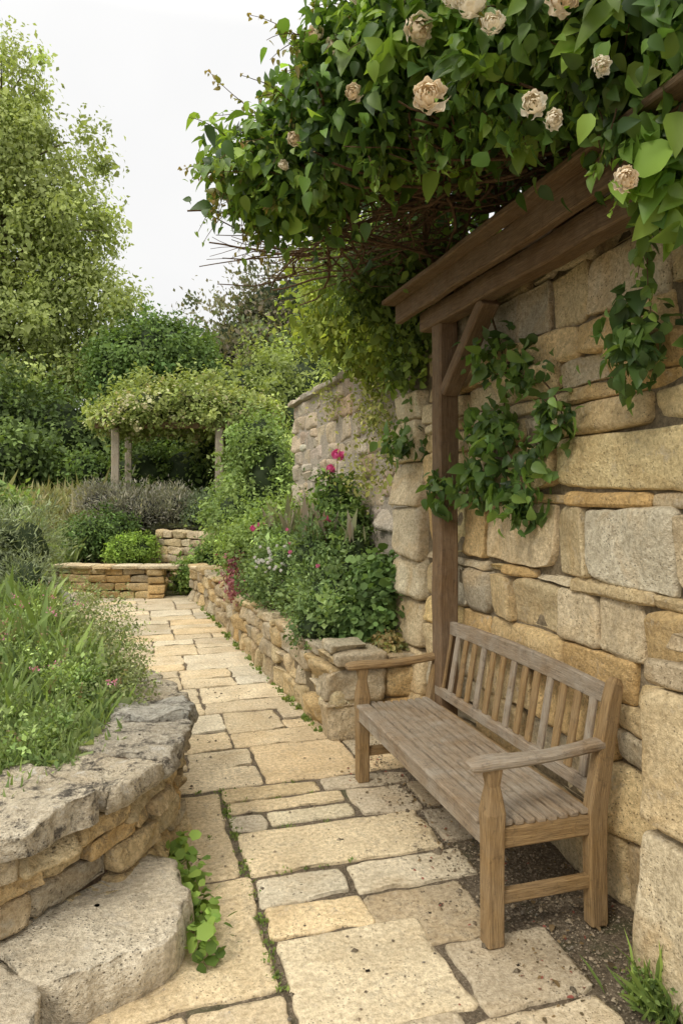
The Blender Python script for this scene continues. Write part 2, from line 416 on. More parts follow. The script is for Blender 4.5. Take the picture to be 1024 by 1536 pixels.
BR = 1.6
def fc(c):
    c = np.array(c, float); c = .90 * c + .10 * c.mean(); return c * np.array([1.02, 1.02, .92]) * BR
def crown(acc, ells, n, size, col, col2=None, tpl=L_SM, per=60, sig=0.12, shell=0.55, up=0.4, droop=0.2, outw=0.4, rnd=0.7, var=0.25, rag=0.22, seed=1, zmin=None, zmax=None):
    r = np.random.RandomState(seed); col = fc(col); col2 = fc(col2) if col2 is not None else col
    vol = np.array([e[1][0] * e[1][1] + e[1][1] * e[1][2] + e[1][0] * e[1][2] for e in ells]); vol = vol / vol.sum()
    nc = max(3, n // per); ei = r.choice(len(ells), nc, p=vol)
    D = unit(r.normal(size=(nc, 3))); ec = np.array([e[0] for e in ells])[ei]; er = np.array([e[1] for e in ells])[ei]
    rad = shell + (1 - shell) * r.uniform(0, 1, nc) ** 0.6
    rad *= 1 + rag * fnoise(D * 1.0 + ec * 3, 2.2, seed, 2) * 1.5 + r.normal(0, rag * .3, nc)
    cc = ec + D * er * rad[:, None]
    cb = np.exp(r.normal(0, var, nc)); cm = r.uniform(0, 1, nc)
    idx = r.randint(0, nc, n)
    sg = sig * np.exp(r.normal(0, .3, nc))[idx]
    off = np.clip(r.normal(size=(n, 3)), -1.9, 1.9) * sg[:, None]
    P = cc[idx] + off
    O = unit(D[idx] + unit(off) * 0.5)
    Nn = unit(O * 0.6 + np.array([0, 0, up]) + r.normal(size=(n, 3)) * rnd * .5)
    A = unit(O * outw + r.normal(size=(n, 3)) * rnd + np.array([0, 0, -droop]))
    S = size * np.exp(r.normal(0, .3, n))
    m = np.clip(cm[idx] + r.normal(0, .15, n), 0, 1)[:, None]
    C = (col * (1 - m) + col2 * m) * (cb[idx] * np.exp(r.normal(0, .12, n)))[:, None]
    if zmin is not None or zmax is not None:
        k = (P[:, 2] > (zmin if zmin is not None else -9)) & (P[:, 2] < (zmax if zmax is not None else 99)); P, A, Nn, S, C = P[k], A[k], Nn[k], S[k], C[k]
    put_leaves(acc, P, A, Nn, S, C, tpl)

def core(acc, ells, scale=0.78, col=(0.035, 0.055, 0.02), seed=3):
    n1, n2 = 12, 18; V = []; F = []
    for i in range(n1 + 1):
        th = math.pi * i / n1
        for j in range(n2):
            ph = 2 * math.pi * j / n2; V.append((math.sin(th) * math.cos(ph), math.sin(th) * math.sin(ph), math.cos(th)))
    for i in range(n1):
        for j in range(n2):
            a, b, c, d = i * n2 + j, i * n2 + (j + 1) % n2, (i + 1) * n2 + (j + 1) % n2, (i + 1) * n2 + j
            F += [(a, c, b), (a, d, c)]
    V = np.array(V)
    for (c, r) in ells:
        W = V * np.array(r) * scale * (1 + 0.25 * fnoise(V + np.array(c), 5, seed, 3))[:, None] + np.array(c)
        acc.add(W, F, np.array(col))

def tuft(acc, c, n, h, spread, col, col2, tpl=L_BL, seed=0, lean=0.35):
    r = np.random.RandomState(seed)
    P = np.array(c) + np.stack([r.normal(0, spread, n), r.normal(0, spread, n), np.zeros(n)], 1)
    A = np.stack([r.normal(0, lean, n), r.normal(0, lean, n), np.ones(n)], 1)
    Nn = unit(r.normal(size=(n, 3)) + np.array([0, 0, .2])); S = h * np.exp(r.normal(-.1, .3, n))
    m = r.uniform(0, 1, (n, 1)); C = (fc(col) * (1 - m) + fc(col2) * m) * np.exp(r.normal(0, .2, n))[:, None]
    put_leaves(acc, P, A, Nn, S, C, tpl)

def rose(acc, c, axis, size, col, seed=0, warm=.02):
    """full old-fashioned bloom: nested ruffled cups with loose outer petals"""
    r = np.random.RandomState(seed); ax = Vector(axis).normalized(); M = np.array(ax.to_track_quat('Z', 'Y').to_matrix())
    R = [.22, .34, .46, .60, .76, .94, 1.08]; PE = [20, 26, 34, 46, 60, 78, 100]; Np = [3, 3, 4, 5, 5, 6, 6]
    us = np.linspace(-1, 1, 7); vs = np.linspace(0, 1, 5)
    for L in range(7):
        for p in range(Np[L]):
            a0 = 2 * math.pi * p / Np[L] + L * .8 + r.normal(0, .3); hw = 3.7 / Np[L] * r.uniform(.8, 1.1); V = []
            k = r.normal(1, .09); ph = r.uniform(0, 6); dpe = r.normal(0, 9)
            for u in us:
                for v in vs:
                    pe = math.radians(155 + (PE[L] + dpe - 155) * (v * (1 - .22 * u * u)) + 9 * math.sin(u * 4 + ph) * v)
                    an = a0 + u * hw * (.45 + .55 * v)
                    rr_ = R[L] * k * (1 + .11 * math.sin(u * 5 + ph * 2) * v * v)
                    V.append((math.cos(an) * rr_ * math.sin(pe), math.sin(an) * rr_ * math.sin(pe), rr_ * math.cos(pe) * .75))
            V = np.array(V) * size @ M.T + np.array(c); F = []
            for i in range(6):
                for j in range(4):
                    a = i * 5 + j; F += [(a, a + 5, a + 6), (a, a + 6, a + 1)]
            shade = np.tile(np.array([.88 + .12 * v for v in vs]), 7)[:, None]
            cc = np.array(col) * r.normal(1, .03) * np.array([1, 1 - warm * .5 * (6 - L), 1 - warm * 1.6 * (6 - L)])
            acc.add(V, F, np.clip(cc * shade, 0, .88))

# ================================================================== GROUND
def sstep(a, b, x):
    t = np.clip((x - a) / (b - a), 0, 1); return t * t * (3 - 2 * t)
def terrain(X, Y):
    h = 1.35 * sstep(12.3, 15.0, Y) + 1.0 * sstep(16, 40, Y)
    return h + 0.9 * sstep(-1.3, -3.2, X) * sstep(6.0, 10.0, Y) * (1 - sstep(12.3, 15, Y))
xs = np.concatenate([[-400, -250, -150, -90, -60, -40, -28, -20, -15, -12], np.arange(-10, 10.01, .25), [12, 15, 20, 28, 40, 60, 90, 150, 250, 400]])
ys = np.concatenate([[-200, -100, -50, -25, -12, -6, -3], np.arange(-1, 24.01, .25), [26, 30, 35, 42, 55, 75, 110, 170, 260, 400, 600]])
GX, GY = np.meshgrid(xs, ys, indexing='ij'); GZ = terrain(GX, GY) - 0.010
V = np.stack([GX.ravel(), GY.ravel(), GZ.ravel()], 1)
near = (V[:, 1] < 11.5) & (V[:, 2] < 0.0)
V[near, 2] += 0.003 * fnoise(V[near], 2.5, 5, 3)
ny = len(ys); I, J = np.meshgrid(np.arange(len(xs) - 1), np.arange(ny - 1), indexing='ij'); a = (I * ny + J).ravel()
build("ground", V, np.stack([a, a + ny, a + ny + 1, a + 1], 1), None, M_GROUND)

# ================================================================== PAVING
pav = Acc()
PC = [((0.70, 0.60, 0.435), .36), ((0.70, 0.62, 0.475), .24), ((0.68, 0.55, 0.365), .14), ((0.60, 0.525, 0.40), .26)]
def paver(x0, x1, y0, y1, col=None, g=0.006, sk=0.011):
    r = lambda: random.uniform(-sk, sk)
    o = [(x0 + g + r() * .5, y0 + g + r()), (x1 - g + r() * .5, y0 + g + r()), (x1 - g + r() * .5, y1 - g + r()), (x0 + g + r() * .5, y1 - g + r())]
    c = stone_col(col or pick(PC), .07)
    slab(pav, o, -0.06, 0.0 + random.uniform(-.003, .003), c, bevel=0.007, top_rough=0.0045, side_rough=0.010, step=0.02, tiltxy=(random.gauss(0, .005), random.gauss(0, .005)))
near_list = [
 (-.05, .44, 2.93, 3.79, (0.63, 0.53, 0.37)), (-.14, .465, 2.21, 2.915, (0.59, 0.50, 0.35)), (.465, 1.37, 2.90, 3.30, (0.70, 0.60, 0.425)),
 (.47, .85, 2.68, 2.895, (0.63, 0.555, 0.42)), (.86, 1.42, 2.655, 2.89, (0.68, 0.595, 0.445)), (.475, .87, 2.47, 2.675, (0.70, 0.56, 0.36)),
 (.875, 1.30, 2.29, 2.65, (0.52, 0.45, 0.34)), (.47, 1.03, 1.98, 2.465, (0.70, 0.62, 0.465)), (1.04, 1.46, 1.93, 2.28, (0.54, 0.465, 0.35)),
 (-.30, .15, 1.78, 2.2, None), (.16, .46, 1.72, 2.2, None), (.47, .96, 1.5, 1.97, None), (.97, 1.42, 1.46, 1.92, None), (-.3, .46, 1.4, 1.71, None),
 (.45, .62, 3.31, 3.47, None), (.63, 1.08, 3.31, 3.48, (0.69, 0.57, 0.375)), (1.09, 1.42, 3.31, 3.62, (0.54, 0.47, 0.36)),
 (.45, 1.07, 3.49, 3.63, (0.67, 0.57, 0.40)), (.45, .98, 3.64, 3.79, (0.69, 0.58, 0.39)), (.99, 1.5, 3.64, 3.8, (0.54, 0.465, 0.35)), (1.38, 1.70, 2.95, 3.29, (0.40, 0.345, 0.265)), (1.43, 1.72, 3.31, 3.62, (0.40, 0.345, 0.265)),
]
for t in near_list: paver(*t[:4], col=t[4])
def xl(y): return float(np.interp(y, [0, 3.8, 6, 8.85, 11.3], [-.3, .0, -.05, -.5, -1.25]))
def xr(y): return float(np.interp(y, [0, 4.3, 4.45, 6.7, 10.7, 11.3], [1.5, 1.7, 1.36, 1.22, 1.02, .9]))
def fill(x0, x1, y0, y1):
    w, h = x1 - x0, y1 - y0
    if w > .95 or (w > .70 and random.random() < .35 and w > h):
        f = random.uniform(.35, .65); fill(x0, x0 + w * f, y0, y1); fill(x0 + w * f, x1, y0, y1)
    elif h > .60 or (h > .42 and random.random() < .5):
        f = random.uniform(.35, .65); fill(x0, x1, y0, y0 + h * f); fill(x0, x1, y0 + h * f, y1)
    else: paver(x0, x1, y0, y1)
def autorows(y, yend):
    while y < yend - .01:
        h = random.uniform(.5, .95); y1 = min(y + h, yend)
        if yend - y1 < .2: y1 = yend
        if y < 4.4 < y1: y1 = 4.4
        m = (y + y1) / 2; fill(xl(m), xr(m), y, y1); y = y1
autorows(0.2, 1.4)
autorows(3.81, 11.25)
pav.make("flagstone_path", M_PAVE)

# ================================================================== MAIN WALL
WX = 1.82
wall = empty("limestone_wall")
acc = Acc()
WC = [(GOLD, .50), (PALE, .32), (ORG, .10), (GREY, .08)]
rows = [.30, .27, .22, .18, .23, .055, .315, .06, .24, .13, .07, .13, .16, .25, .24]
exp = {4: [.42, .20, .26, .22, .42, .25], 6: [.22, .36, .28, .62, .24, .5], 8: [.34, .5, .66, .9], 3: [.55, .30, .7, .45], 5: [.9, .2, .26, .3], 7: [.9, .28, .44, .5], 2: [.4, .35, .6], 11: [.3, .4, .3, .55, .35], 13: [.5, .35, .6, .3]}
wall_along(acc, [(WX, 4.22), (WX, .6)], -1, -0.02, rows, (.22, .62), .24, WC, rad=.021, rough=.017, tpl=T_XH, gap=.004, jit=.016, tiltv=.010, freq=10, explicit=exp, wav=.008)
acc.make("wall_blocks", M_WALL, parent=wall)
acc = Acc()
wall_along(acc, [(WX - .05, 4.70), (WX - .05, 4.235)], -1, -0.02, [.31, .28, .33, .27, .34, .30, .28, .2], (.42, .5), .34, [((.71, .60, .41), .6), (PALE, .4)], rad=.028, rough=.018, tpl=T_XH, gap=.005, jit=.012, tiltv=.006, freq=9)
acc.make("wall_quoins", M_WALL, parent=wall)
quadcore("wall_core", [(WX + .036, .6), (WX + .036, 4.6), (WX + .42, 4.6), (WX + .42, .6)], -.05, 2.80, M_MORTAR, wall)
acc = Acc(); zz = 0
for i, h in enumerate([.52, .10 + .36]):
    stone(acc, (1.60 + .16, 1.93 - .36, zz + h / 2), (.36, .18, h / 2 - .004), (0, -1, 0), (-1, 0, 0), (0.71, 0.62, 0.45) if i == 0 else (0.70, 0.575, 0.37), .035, .022, T_XH, 9)
    zz += h
stone(acc, (1.66 + .12, 1.96 - .34, zz + .05), (.34, .16, .045), (0, -1, 0), (-1, 0, 0), (0.54, 0.45, 0.32), .02, .02, T_XH, 14, .06)
stone(acc, (1.70 + .12, 1.93 - .30, zz + .13), (.28, .15, .035), (0, -1, 0), (-1, 0, 0), (0.52, 0.43, 0.30), .02, .02, T_XH, 14, -.04)
acc.make("broken_pier", M_WALL, parent=wall)

fw = empty("weathered_garden_wall")
acc = Acc()
wall_along(acc, [(1.93, 8.6), (1.93, 4.72)], -1, -0.02, [.20, .24, .17, .26, .21, .24, .18, .25, .21, .16, .23, .19, .16], (.16, .52), .2, [((.68, .585, .47), .4), ((.70, .62, .50), .35), ((.64, .52, .43), .25)], rad=.035, rough=.022, tpl=T_HI, gap=.0, jit=.010, tiltv=.05, freq=12)
acc.make("rubble_face", M_FARWALL, parent=fw)
acc = Acc(); y = 4.72
while y < 8.65:
    L = random.uniform(.3, .5); stone(acc, (2.13, y + L / 2, 2.715), (L / 2 - .004, .26, .03), (0, 1, 0), (-1, 0, 0), stone_col((.58, .54, .47)), .012, .012, T_MD, 12, random.gauss(0, .012)); y += L
acc.make("coping", M_FARWALL, parent=fw)
quadcore("core", [(1.938, 4.66), (1.938, 8.58), (2.35, 8.58), (2.35, 4.66)], -.05, 2.69, M_PLASTER, fw)

# ================================================================== RIGHT RAISED BED
rb = empty("raised_bed_wall")
RBC = [(GOLD, .35), (ORG, .08), (PALE, .27), (GREY, .3)]
edge = catmull([(1.235, 4.38), (1.17, 5.4), (1.10, 6.7), (1.03, 8.4), (.95, 9.9), (.80, 10.8)])
acc = Acc()
wall_along(acc, edge, 1, -.02, [.19, .15, .15], (.14, .34), .24, RBC, rad=.032, rough=.026, tpl=T_HI, gap=.002, jit=.02, tiltv=.03, freq=13)
wall_along(acc, [(1.20, 4.37), (1.86, 4.37)], -1, -.02, [.25, .22], (.3, .42), .24, [(ORG, .4), (GREY, .6)], rad=.03, rough=.024, tpl=T_XH, gap=.004, jit=.01, tiltv=.02, freq=12)
cv = Curve(edge); s = 0.0
while s < cv.L:
    L = random.uniform(.16, .34); m_ = min(s + L / 2, cv.L); p = cv.at(m_); t = cv.tan(m_); n = np.array([-t[1], t[0]])
    hh = random.uniform(.025, .045)
    stone(acc, (p[0] - n[0] * .12, p[1] - n[1] * .12, .47 + hh), (L / 2 - .004, random.uniform(.12, .15), hh), (t[0], t[1], 0), (n[0], n[1], 0), stone_col(pick([(PALE, .3), (GREY, .4), (GOLD, .3)])), .022, .02, T_HI, 15, random.gauss(0, .05))
    s += L
stone(acc, (1.42, 4.46, .52), (.17, .16, .045), (1, 0, 0), (0, -1, 0), (.60, .52, .39), .02, .018, T_XH, 13)
stone(acc, (1.72, 4.44, .50), (.12, .13, .035), (1, 0, 0), (0, -1, 0), (.56, .46, .32), .02, .018, T_XH, 13)
stone(acc, (1.36, 4.50, .585), (.13, .11, .026), (1, 0, 0), (0, -1, 0), (.62, .56, .43), .015, .014, T_XH, 13, .03)
acc.make("rubble_stones", M_RUBBLE, parent=rb)
inner = [(p[0] + .10, p[1] + (.10 if i == 0 else 0)) for i, p in enumerate(edge[::3])]
quadcore("bed_soil", [(1.9, 4.47)] + inner + [(.9, 10.9), (3.2, 12.4), (3.2, 8.7), (1.9, 8.7)], -.05, .46, M_SOIL, rb)
mort = [(p[0] + .035, p[1] + (.035 if i == 0 else 0)) for i, p in enumerate(edge[::3])]
quadcore("mortar_core", [(1.85, 4.405)] + mort + [(p[0] + .2, p[1] + .2) for p in edge[::-6]] + [(1.85, 4.6)], -.05, .445, M_MORTAR, rb)

# ================================================================== FAR LOW TERRACE WALLS
tw = empty("terrace_wall")
acc = Acc()
wall_along(acc, catmull([(-1.1, 11.7), (-.6, 11.35), (.0, 11.15), (.45, 11.05)]), -1, -.02, [.13, .12, .12, .10], (.18, .4), .24, [(ORG, .35), (GOLD, .4), (GREY, .25)], rad=.02, rough=.014, gap=.008, jit=.012)
wall_along(acc, [(.45, 11.0), (.52, 12.0)], -1, -.02, [.24, .23], (.4, .5), .24, [(ORG, .5), (GOLD, .5)], rad=.02, rough=.014)
wall_along(acc, catmull([(.35, 12.1), (.75, 11.75), (1.1, 11.35), (1.5, 11.1)]), -1, .0, [.16, .14, .15, .13, .14, .13, .14], (.15, .34), .24, [(GOLD, .3), (GREY, .35), (PALE, .35)], rad=.03, rough=.02, gap=.004, jit=.02, tiltv=.03)
cvt = Curve(catmull([(-1.1, 11.7), (-.6, 11.35), (.0, 11.15), (.5, 11.0)])); s = 0
while s < cvt.L:
    L = random.uniform(.25, .42); m_ = min(s + L / 2, cvt.L); p = cvt.at(m_); t = cvt.tan(m_)
    stone(acc, (p[0], p[1] + .1, .475), (L / 2 - .004, .17, .028), (t[0], t[1], 0), (t[1], -t[0], 0), stone_col(PALE), .015, .01, T_MD); s += L
acc.make("terrace_stones", M_RUBBLE, parent=tw)
quadcore("terrace_soil_low", [(-3.2, 12.2), (-1.1, 11.85), (-.6, 11.5), (0, 11.3), (.4, 11.2), (.5, 12.2), (.5, 13.5), (-3.2, 13.5)], -.05, .44, M_SOIL, tw)
quadcore("terrace_soil_high", [(.45, 12.2), (.8, 11.9), (1.2, 11.5), (1.6, 11.25), (3.2, 11.0), (3.2, 14), (.45, 14)], -.05, .93, M_SOIL, tw)
acc = Acc()
slab(acc, catmull([(-1.5, 10.9), (-.75, 10.85), (-.55, 11.05), (-.8, 11.3), (-1.5, 11.5)], True, 5), -.02, .11, (.62, .56, .45), bevel=.02)
acc.make("garden_step", M_STEP)

# ================================================================== LEFT ROUND BED
lb = empty("curved_bed_wall")
bed = catmull([(-1.9, 2.05), (-1.0, 2.18), (-.47, 2.44), (-.20, 2.64), (0.0, 2.84), (.15, 3.12), (.215, 3.45), (.215, 3.82), (.10, 4.25), (-.15, 4.9), (-.35, 5.8), (-.55, 7.0), (-.8, 8.4), (-1.3, 10.4)])
acc = Acc()
wall_along(acc, bed, -1, -.02, [.10, .085, .105, .075, .09], (.12, .34), .22, [(GOLD, .50), (ORG, .22), (PALE, .13), (GREY, .15)], rad=.014, rough=.020, tpl=T_XH, gap=.008, jit=.022, tiltv=.03, freq=15)
acc.make("walling_stones", M_RUBBLE, parent=lb)
cb = Curve(bed); acc = Acc(); s = .35
lens = [.6, .52, .44, .36, .52, .34, .40, .30] + [.45] * 16
for L in lens:
    if s > cb.L - .1: break
    e = min(s + L, cb.L); o1 = []; o2 = []
    wdt = random.uniform(.28, .38); ov = random.uniform(.035, .065)
    for u in np.linspace(s + .007, e - .007, 7):
        p = cb.at(u); t = cb.tan(u); n = np.array([t[1], -t[0]])
        o1.append(p + n * (ov + random.uniform(-.018, .018))); o2.append(p - n * (wdt + random.uniform(-.02, .02)))
    slab(acc, o1 + o2[::-1], .435, .53 + random.uniform(-.012, .010), stone_col((.60, .555, .465), .06), bevel=.009, top_rough=.013, side_rough=.024, step=.012, tiltxy=(random.gauss(0, .02), random.gauss(0, .02)), tfreq=17)
    s = e
acc.make("coping_stones", M_COPE, parent=lb)
pbn = [cb.at(u) - np.array([cb.tan(u)[1], -cb.tan(u)[0]]) * .10 for u in np.linspace(0, cb.L, 40)]
quadcore("bed_soil", [tuple(p) for p in pbn] + [(-4, 10.4), (-4, 2.3)], -.05, .50, M_SOIL, lb)
pbm = [cb.at(u) - np.array([cb.tan(u)[1], -cb.tan(u)[0]]) * .045 for u in np.linspace(0, cb.L, 40)]
quadcore("mortar_core", [tuple(p) for p in pbm] + [(-3.9, 10.4), (-3.9, 2.3)], -.05, .43, M_SOIL, lb)

acc = Acc()
slab(acc, catmull([(-.47, 2.60), (-.30, 2.82), (-.1, 2.95), (.10, 2.90), (.185, 2.72), (.175, 2.52), (.085, 2.355), (-.08, 2.285), (-.255, 2.262), (-.40, 2.42)], True, 6), -.02, .15, (.72, .655, .535), bevel=.009, top_rough=.008, side_rough=.022, step=.012, tfreq=12)
acc.make("stone_step", M_STEP)
acc = Acc()
slab(acc, catmull([(-.95, 2.46), (-.55, 2.55), (-.41, 2.43), (-.30, 2.25), (-.25, 2.10), (-.34, 1.94), (-.6, 1.84), (-.95, 1.9)], True, 6), -.02, .145, (.68, .62, .51), bevel=.009, top_rough=.008, side_rough=.022, step=.012, tfreq=12)
acc.make("stone_step", M_STEP)

# ================================================================== BENCH
BX, BY = 1.22, 2.965
bench = empty("garden_bench", (BX, BY, 0))
HY = .735
for sgn, nm in ((-1, "near"), (1, "far")):
    y = sgn * HY
    loft("front_leg_" + nm, [((0, y, 0), .056, .056), ((0, y, .006), .066, .066), ((0, y, .40), .068, .068), ((0, y, .47), .074, .074), ((0, y, .52), .060, .060), ((0, y, .565), .043, .046), ((0, y, .60), .05, .056), ((0, y, .628), .056, .062)], M_BENCHLEG, bench, upref=(1, 0, 0))
    loft("back_leg_" + nm, [((.43, y, 0), .050, .066), ((.43, y, .006), .056, .072), ((.425, y, .25), .056, .075), ((.425, y, .42), .056, .078), ((.455, y, .60), .054, .068), ((.497, y, .82), .052, .060), ((.512, y, .885), .050, .052), ((.517, y, .905), .036, .03)], M_BENCHLEG, bench, upref=(1, 0, 0))
    loft("arm_" + nm, [((-.095, y, .640), .040, .018), ((-.088, y, .641), .062, .030), ((-.06, y, .643), .076, .036), ((0, y, .646), .078, .038), ((.10, y, .643), .070, .036), ((.22, y, .645), .060, .034), ((.34, y, .655), .058, .036), ((.45, y, .668), .058, .038)], M_BENCHLEG if nm == "far" else M_BENCH, bench, ch=.010)
    beam("seat_rail_" + nm, (.034, y, .375), (.39, y, .375), .034, .075, M_BENCHLEG, bench)
    beam("stretcher_" + nm, (.034, y, .165), (.395, y, .165), .032, .05, M_BENCHLEG, bench)
beam("front_apron", (-.018, -HY + .034, .378), (-.018, HY - .034, .378), .026, .075, M_BENCH, bench)
beam("front_slat", (-.008, -HY + .036, .428), (-.008, HY - .036, .428), .075, .022, M_BENCH, bench)
ns = 8
for i in range(ns):
    x = .060 + i * .0455
    z = .429 - .010 * math.sin(math.pi * (i + 1) / (ns + 1))
    beam("seat_slat_%d" % i, (x, -HY - .012, z), (x, HY + .012, z), .034, .020, M_BENCH, bench, ch=.004, wob=.0008)
beam("seat_bearer", (.2, -.02, .385), (.2, .02, .385), .36, .05, M_BENCHLEG, bench)
beam("back_bottom_rail", (.438, -HY + .028, .485), (.438, HY - .028, .485), .032, .055, M_BENCH, bench)
loft("back_top_rail", [((.50, -HY + .026, .838), .030, .074), ((.50, -.4, .850), .030, .082), ((.50, 0, .855), .030, .086), ((.50, .4, .850), .030, .082), ((.50, HY - .026, .838), .030, .074)], M_BENCH, bench)
nb = 14
for i in range(nb):
    y = -HY + .028 + (2 * HY - .056) * (i + .7) / (nb + .4)
    beam("back_slat_%d" % i, (.440, y, .510), (.494, y, .815), .042, .014, M_BENCHLEG if i % 3 else M_BENCH, bench, upref=(1, 0, 0), ch=.003)
beam("rear_seat_rail", (.43, -HY + .028, .375), (.43, HY - .028, .375), .03, .07, M_BENCHLEG, bench)

# ================================================================== TIMBER LEAN-TO
sh = empty("timber_shelter")
beam("post", (1.70, 3.66, -.02), (1.70, 3.66, 2.57), .115, .115, M_TIMBER, sh, upref=(1, 0, 0), ch=.01, wob=.003)
beam("post_rear", (1.74, 1.25, 1.1), (1.74, 1.25, 2.57), .1, .1, M_TIMBER, sh, upref=(1, 0, 0), ch=.01)
beam("wall_plate", (1.68, 3.86, 2.615), (1.68, .9, 2.615), .10, .115, M_TIMBER, sh, ch=.008, wob=.004)
beam("eave_board", (1.56, 4.02, 2.695), (1.56, .9, 2.70), .045, .115, M_TIMBER, sh, ch=.006, wob=.003)
beam("eave_board_upper", (1.50, 4.04, 2.765), (1.50, .9, 2.765), .09, .03, M_TIMBER, sh, ch=.006, wob=.003)
beam("brace", (1.70, 3.60, 2.17), (1.70, 3.14, 2.565), .07, .10, M_TIMBER, sh, upref=(1, 0, 0), ch=.008)
y = 1.0; i = 0
while y < 3.98:
    beam("roof_board_%d" % i, (1.59, y, 2.775), (2.3, y, 3.02), .135, .022, M_TIMBER, sh, ch=.004); y += .142; i += 1
for k, y in enumerate((1.3, 1.95, 2.6, 3.25, 3.8)):
    beam("rafter_%d" % k, (1.59, y, 2.72), (1.86, y, 2.81), .05, .06, M_TIMBER, sh)

# ================================================================== CLIMBING ROSE CANOPY
cr = empty("climbing_rose")
acc = Acc()
EL = [((.58, 3.05, 3.02), (.22, .26, .13)), ((.72, 3.05, 2.93), (.18, .22, .09)), ((.86, 2.88, 3.20), (.28, .34, .22)), ((.97, 2.75, 3.42), (.26, .32, .18)), ((1.12, 2.5, 3.24), (.32, .38, .27)),
      ((1.38, 2.18, 3.19), (.31, .34, .29)), ((1.56, 1.85, 3.02), (.24, .28, .27)), ((1.63, 1.80, 2.66), (.07, .10, .20))]
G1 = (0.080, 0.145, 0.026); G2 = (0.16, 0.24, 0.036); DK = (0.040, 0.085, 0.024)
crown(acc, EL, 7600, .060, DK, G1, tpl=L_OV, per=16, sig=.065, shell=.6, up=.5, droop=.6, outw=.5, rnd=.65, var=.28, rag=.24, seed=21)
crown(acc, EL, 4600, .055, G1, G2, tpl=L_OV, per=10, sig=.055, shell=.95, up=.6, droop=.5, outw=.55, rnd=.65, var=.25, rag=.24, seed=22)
crown(acc, EL[4:], 800, .088, G1, G2, tpl=L_OV, per=7, sig=.06, shell=1.0, up=.5, droop=.7, outw=.5, rnd=.6, var=.25, rag=.2, seed=24)
EB = [((1.4, 3.1, 3.38), (.6, .8, .24)), ((1.9, 2.5, 3.38), (.6, 1.0, .28)), ((1.9, 3.6, 3.25), (.5, .8, .3)), ((1.9, 1.3, 3.2), (.4, .6, .3))]
crown(acc, EB, 3800, .09, DK, G1, tpl=L_OV2, per=20, sig=.09, shell=.5, up=.6, droop=.3, seed=23, zmin=3.08)
tw_acc = Acc()
def shoot(p, d, L, n, col, col2, ls=.05, seed=0, sag=.5, rad=.003, tpl=L_OV, a=acc):
    r = np.random.RandomState(seed); p = np.array(p, float); d = unit(np.array(d, float)); pts = [p.copy()]
    for i in range(10):
        d = unit(d + np.array([0, 0, -sag * .1]) + r.normal(0, .09, 3)); p = p + d * L / 10; pts.append(p.copy())
    pts = np.array(pts); tube(tw_acc, pts, np.linspace(rad, rad * .35, 11), 5, (.12, .12, .04))
    k = r.randint(1, 11, n); P = pts[k] + r.normal(0, .008, (n, 3)); A = unit(r.normal(size=(n, 3)) * .8 + d * .4 + np.array([0, 0, -.45])); Nn = unit(r.normal(size=(n, 3)) * .5 + np.array([0, 0, 1]))
    m = (k / 10.0)[:, None] * r.uniform(.5, 1, (n, 1)); C = fc(col) * (1 - m) + fc(col2) * m
    put_leaves(a, P, A, Nn, ls * np.exp(r.normal(0, .25, n)) * (1.15 - k / 14.), C, tpl)
RED = (0.20, 0.13, 0.045)
for i in range(70):
    r = np.random.RandomState(300 + i); e = EL[r.choice([0, 0, 1, 1, 2, 2, 3, 3, 4, 5])]
    dd = unit(np.array([-.7 + r.normal(0, .5), r.normal(0, .5) - .1, r.normal(.15, .6)])); p = np.array(e[0]) + dd * np.array(e[1]) * .85
    shoot(p, dd + np.array([0, 0, .2]), r.uniform(.14, .30), r.randint(12, 22), G1, RED if r.rand() < .4 else G2, .044, 300 + i, sag=r.uniform(.2, 1.8))
for i in range(26):
    r = np.random.RandomState(380 + i); t = i / 26.; p = (.55 + .95 * t + r.normal(0, .04), 2.95 - 1.1 * t + r.normal(0, .06), 2.93 + .05 * r.normal())
    shoot(p, (r.normal(-.2, .3), -.4, -.7), r.uniform(.08, .16), 12, DK, G2, .054, 380 + i, sag=.8)
shoot((.62, 2.98, 3.12), (-.7, 0, .8), .42, 34, G1, RED, .044, 401, .6)
shoot((.82, 2.85, 3.38), (-.6, .1, .9), .42, 34, G1, RED, .044, 402, .6)
shoot((.44, 3.1, 3.04), (-1, .2, .1), .26, 26, G1, RED, .042, 403, 2.2)
shoot((.46, 3.05, 2.98), (-.9, -.1, -.1), .24, 24, G1, RED, .042, 404, 2.0)
shoot((.66, 2.95, 3.18), (-1, 0, .35), .34, 28, G1, G2, .045, 405, .4)
shoot((.95, 2.7, 3.5), (-.5, 0, .8), .34, 28, G1, G2, .045, 406, .4)
for (p, d, L, n, sd) in [((1.5, 1.78, 2.78), (-.2, 0, -1), .34, 24, 411), ((1.42, 1.82, 2.78), (-.3, 0, -1), .25, 18, 412), ((1.6, 1.86, 2.6), (0, 0, -1), .30, 22, 413), ((1.68, 2.0, 2.5), (0, 0, -1), .34, 20, 414)]:
    shoot(p, d, L, n, DK, G2, .062, sd, .6)
acc.make("canopy_leaves", M_LEAF, parent=cr)
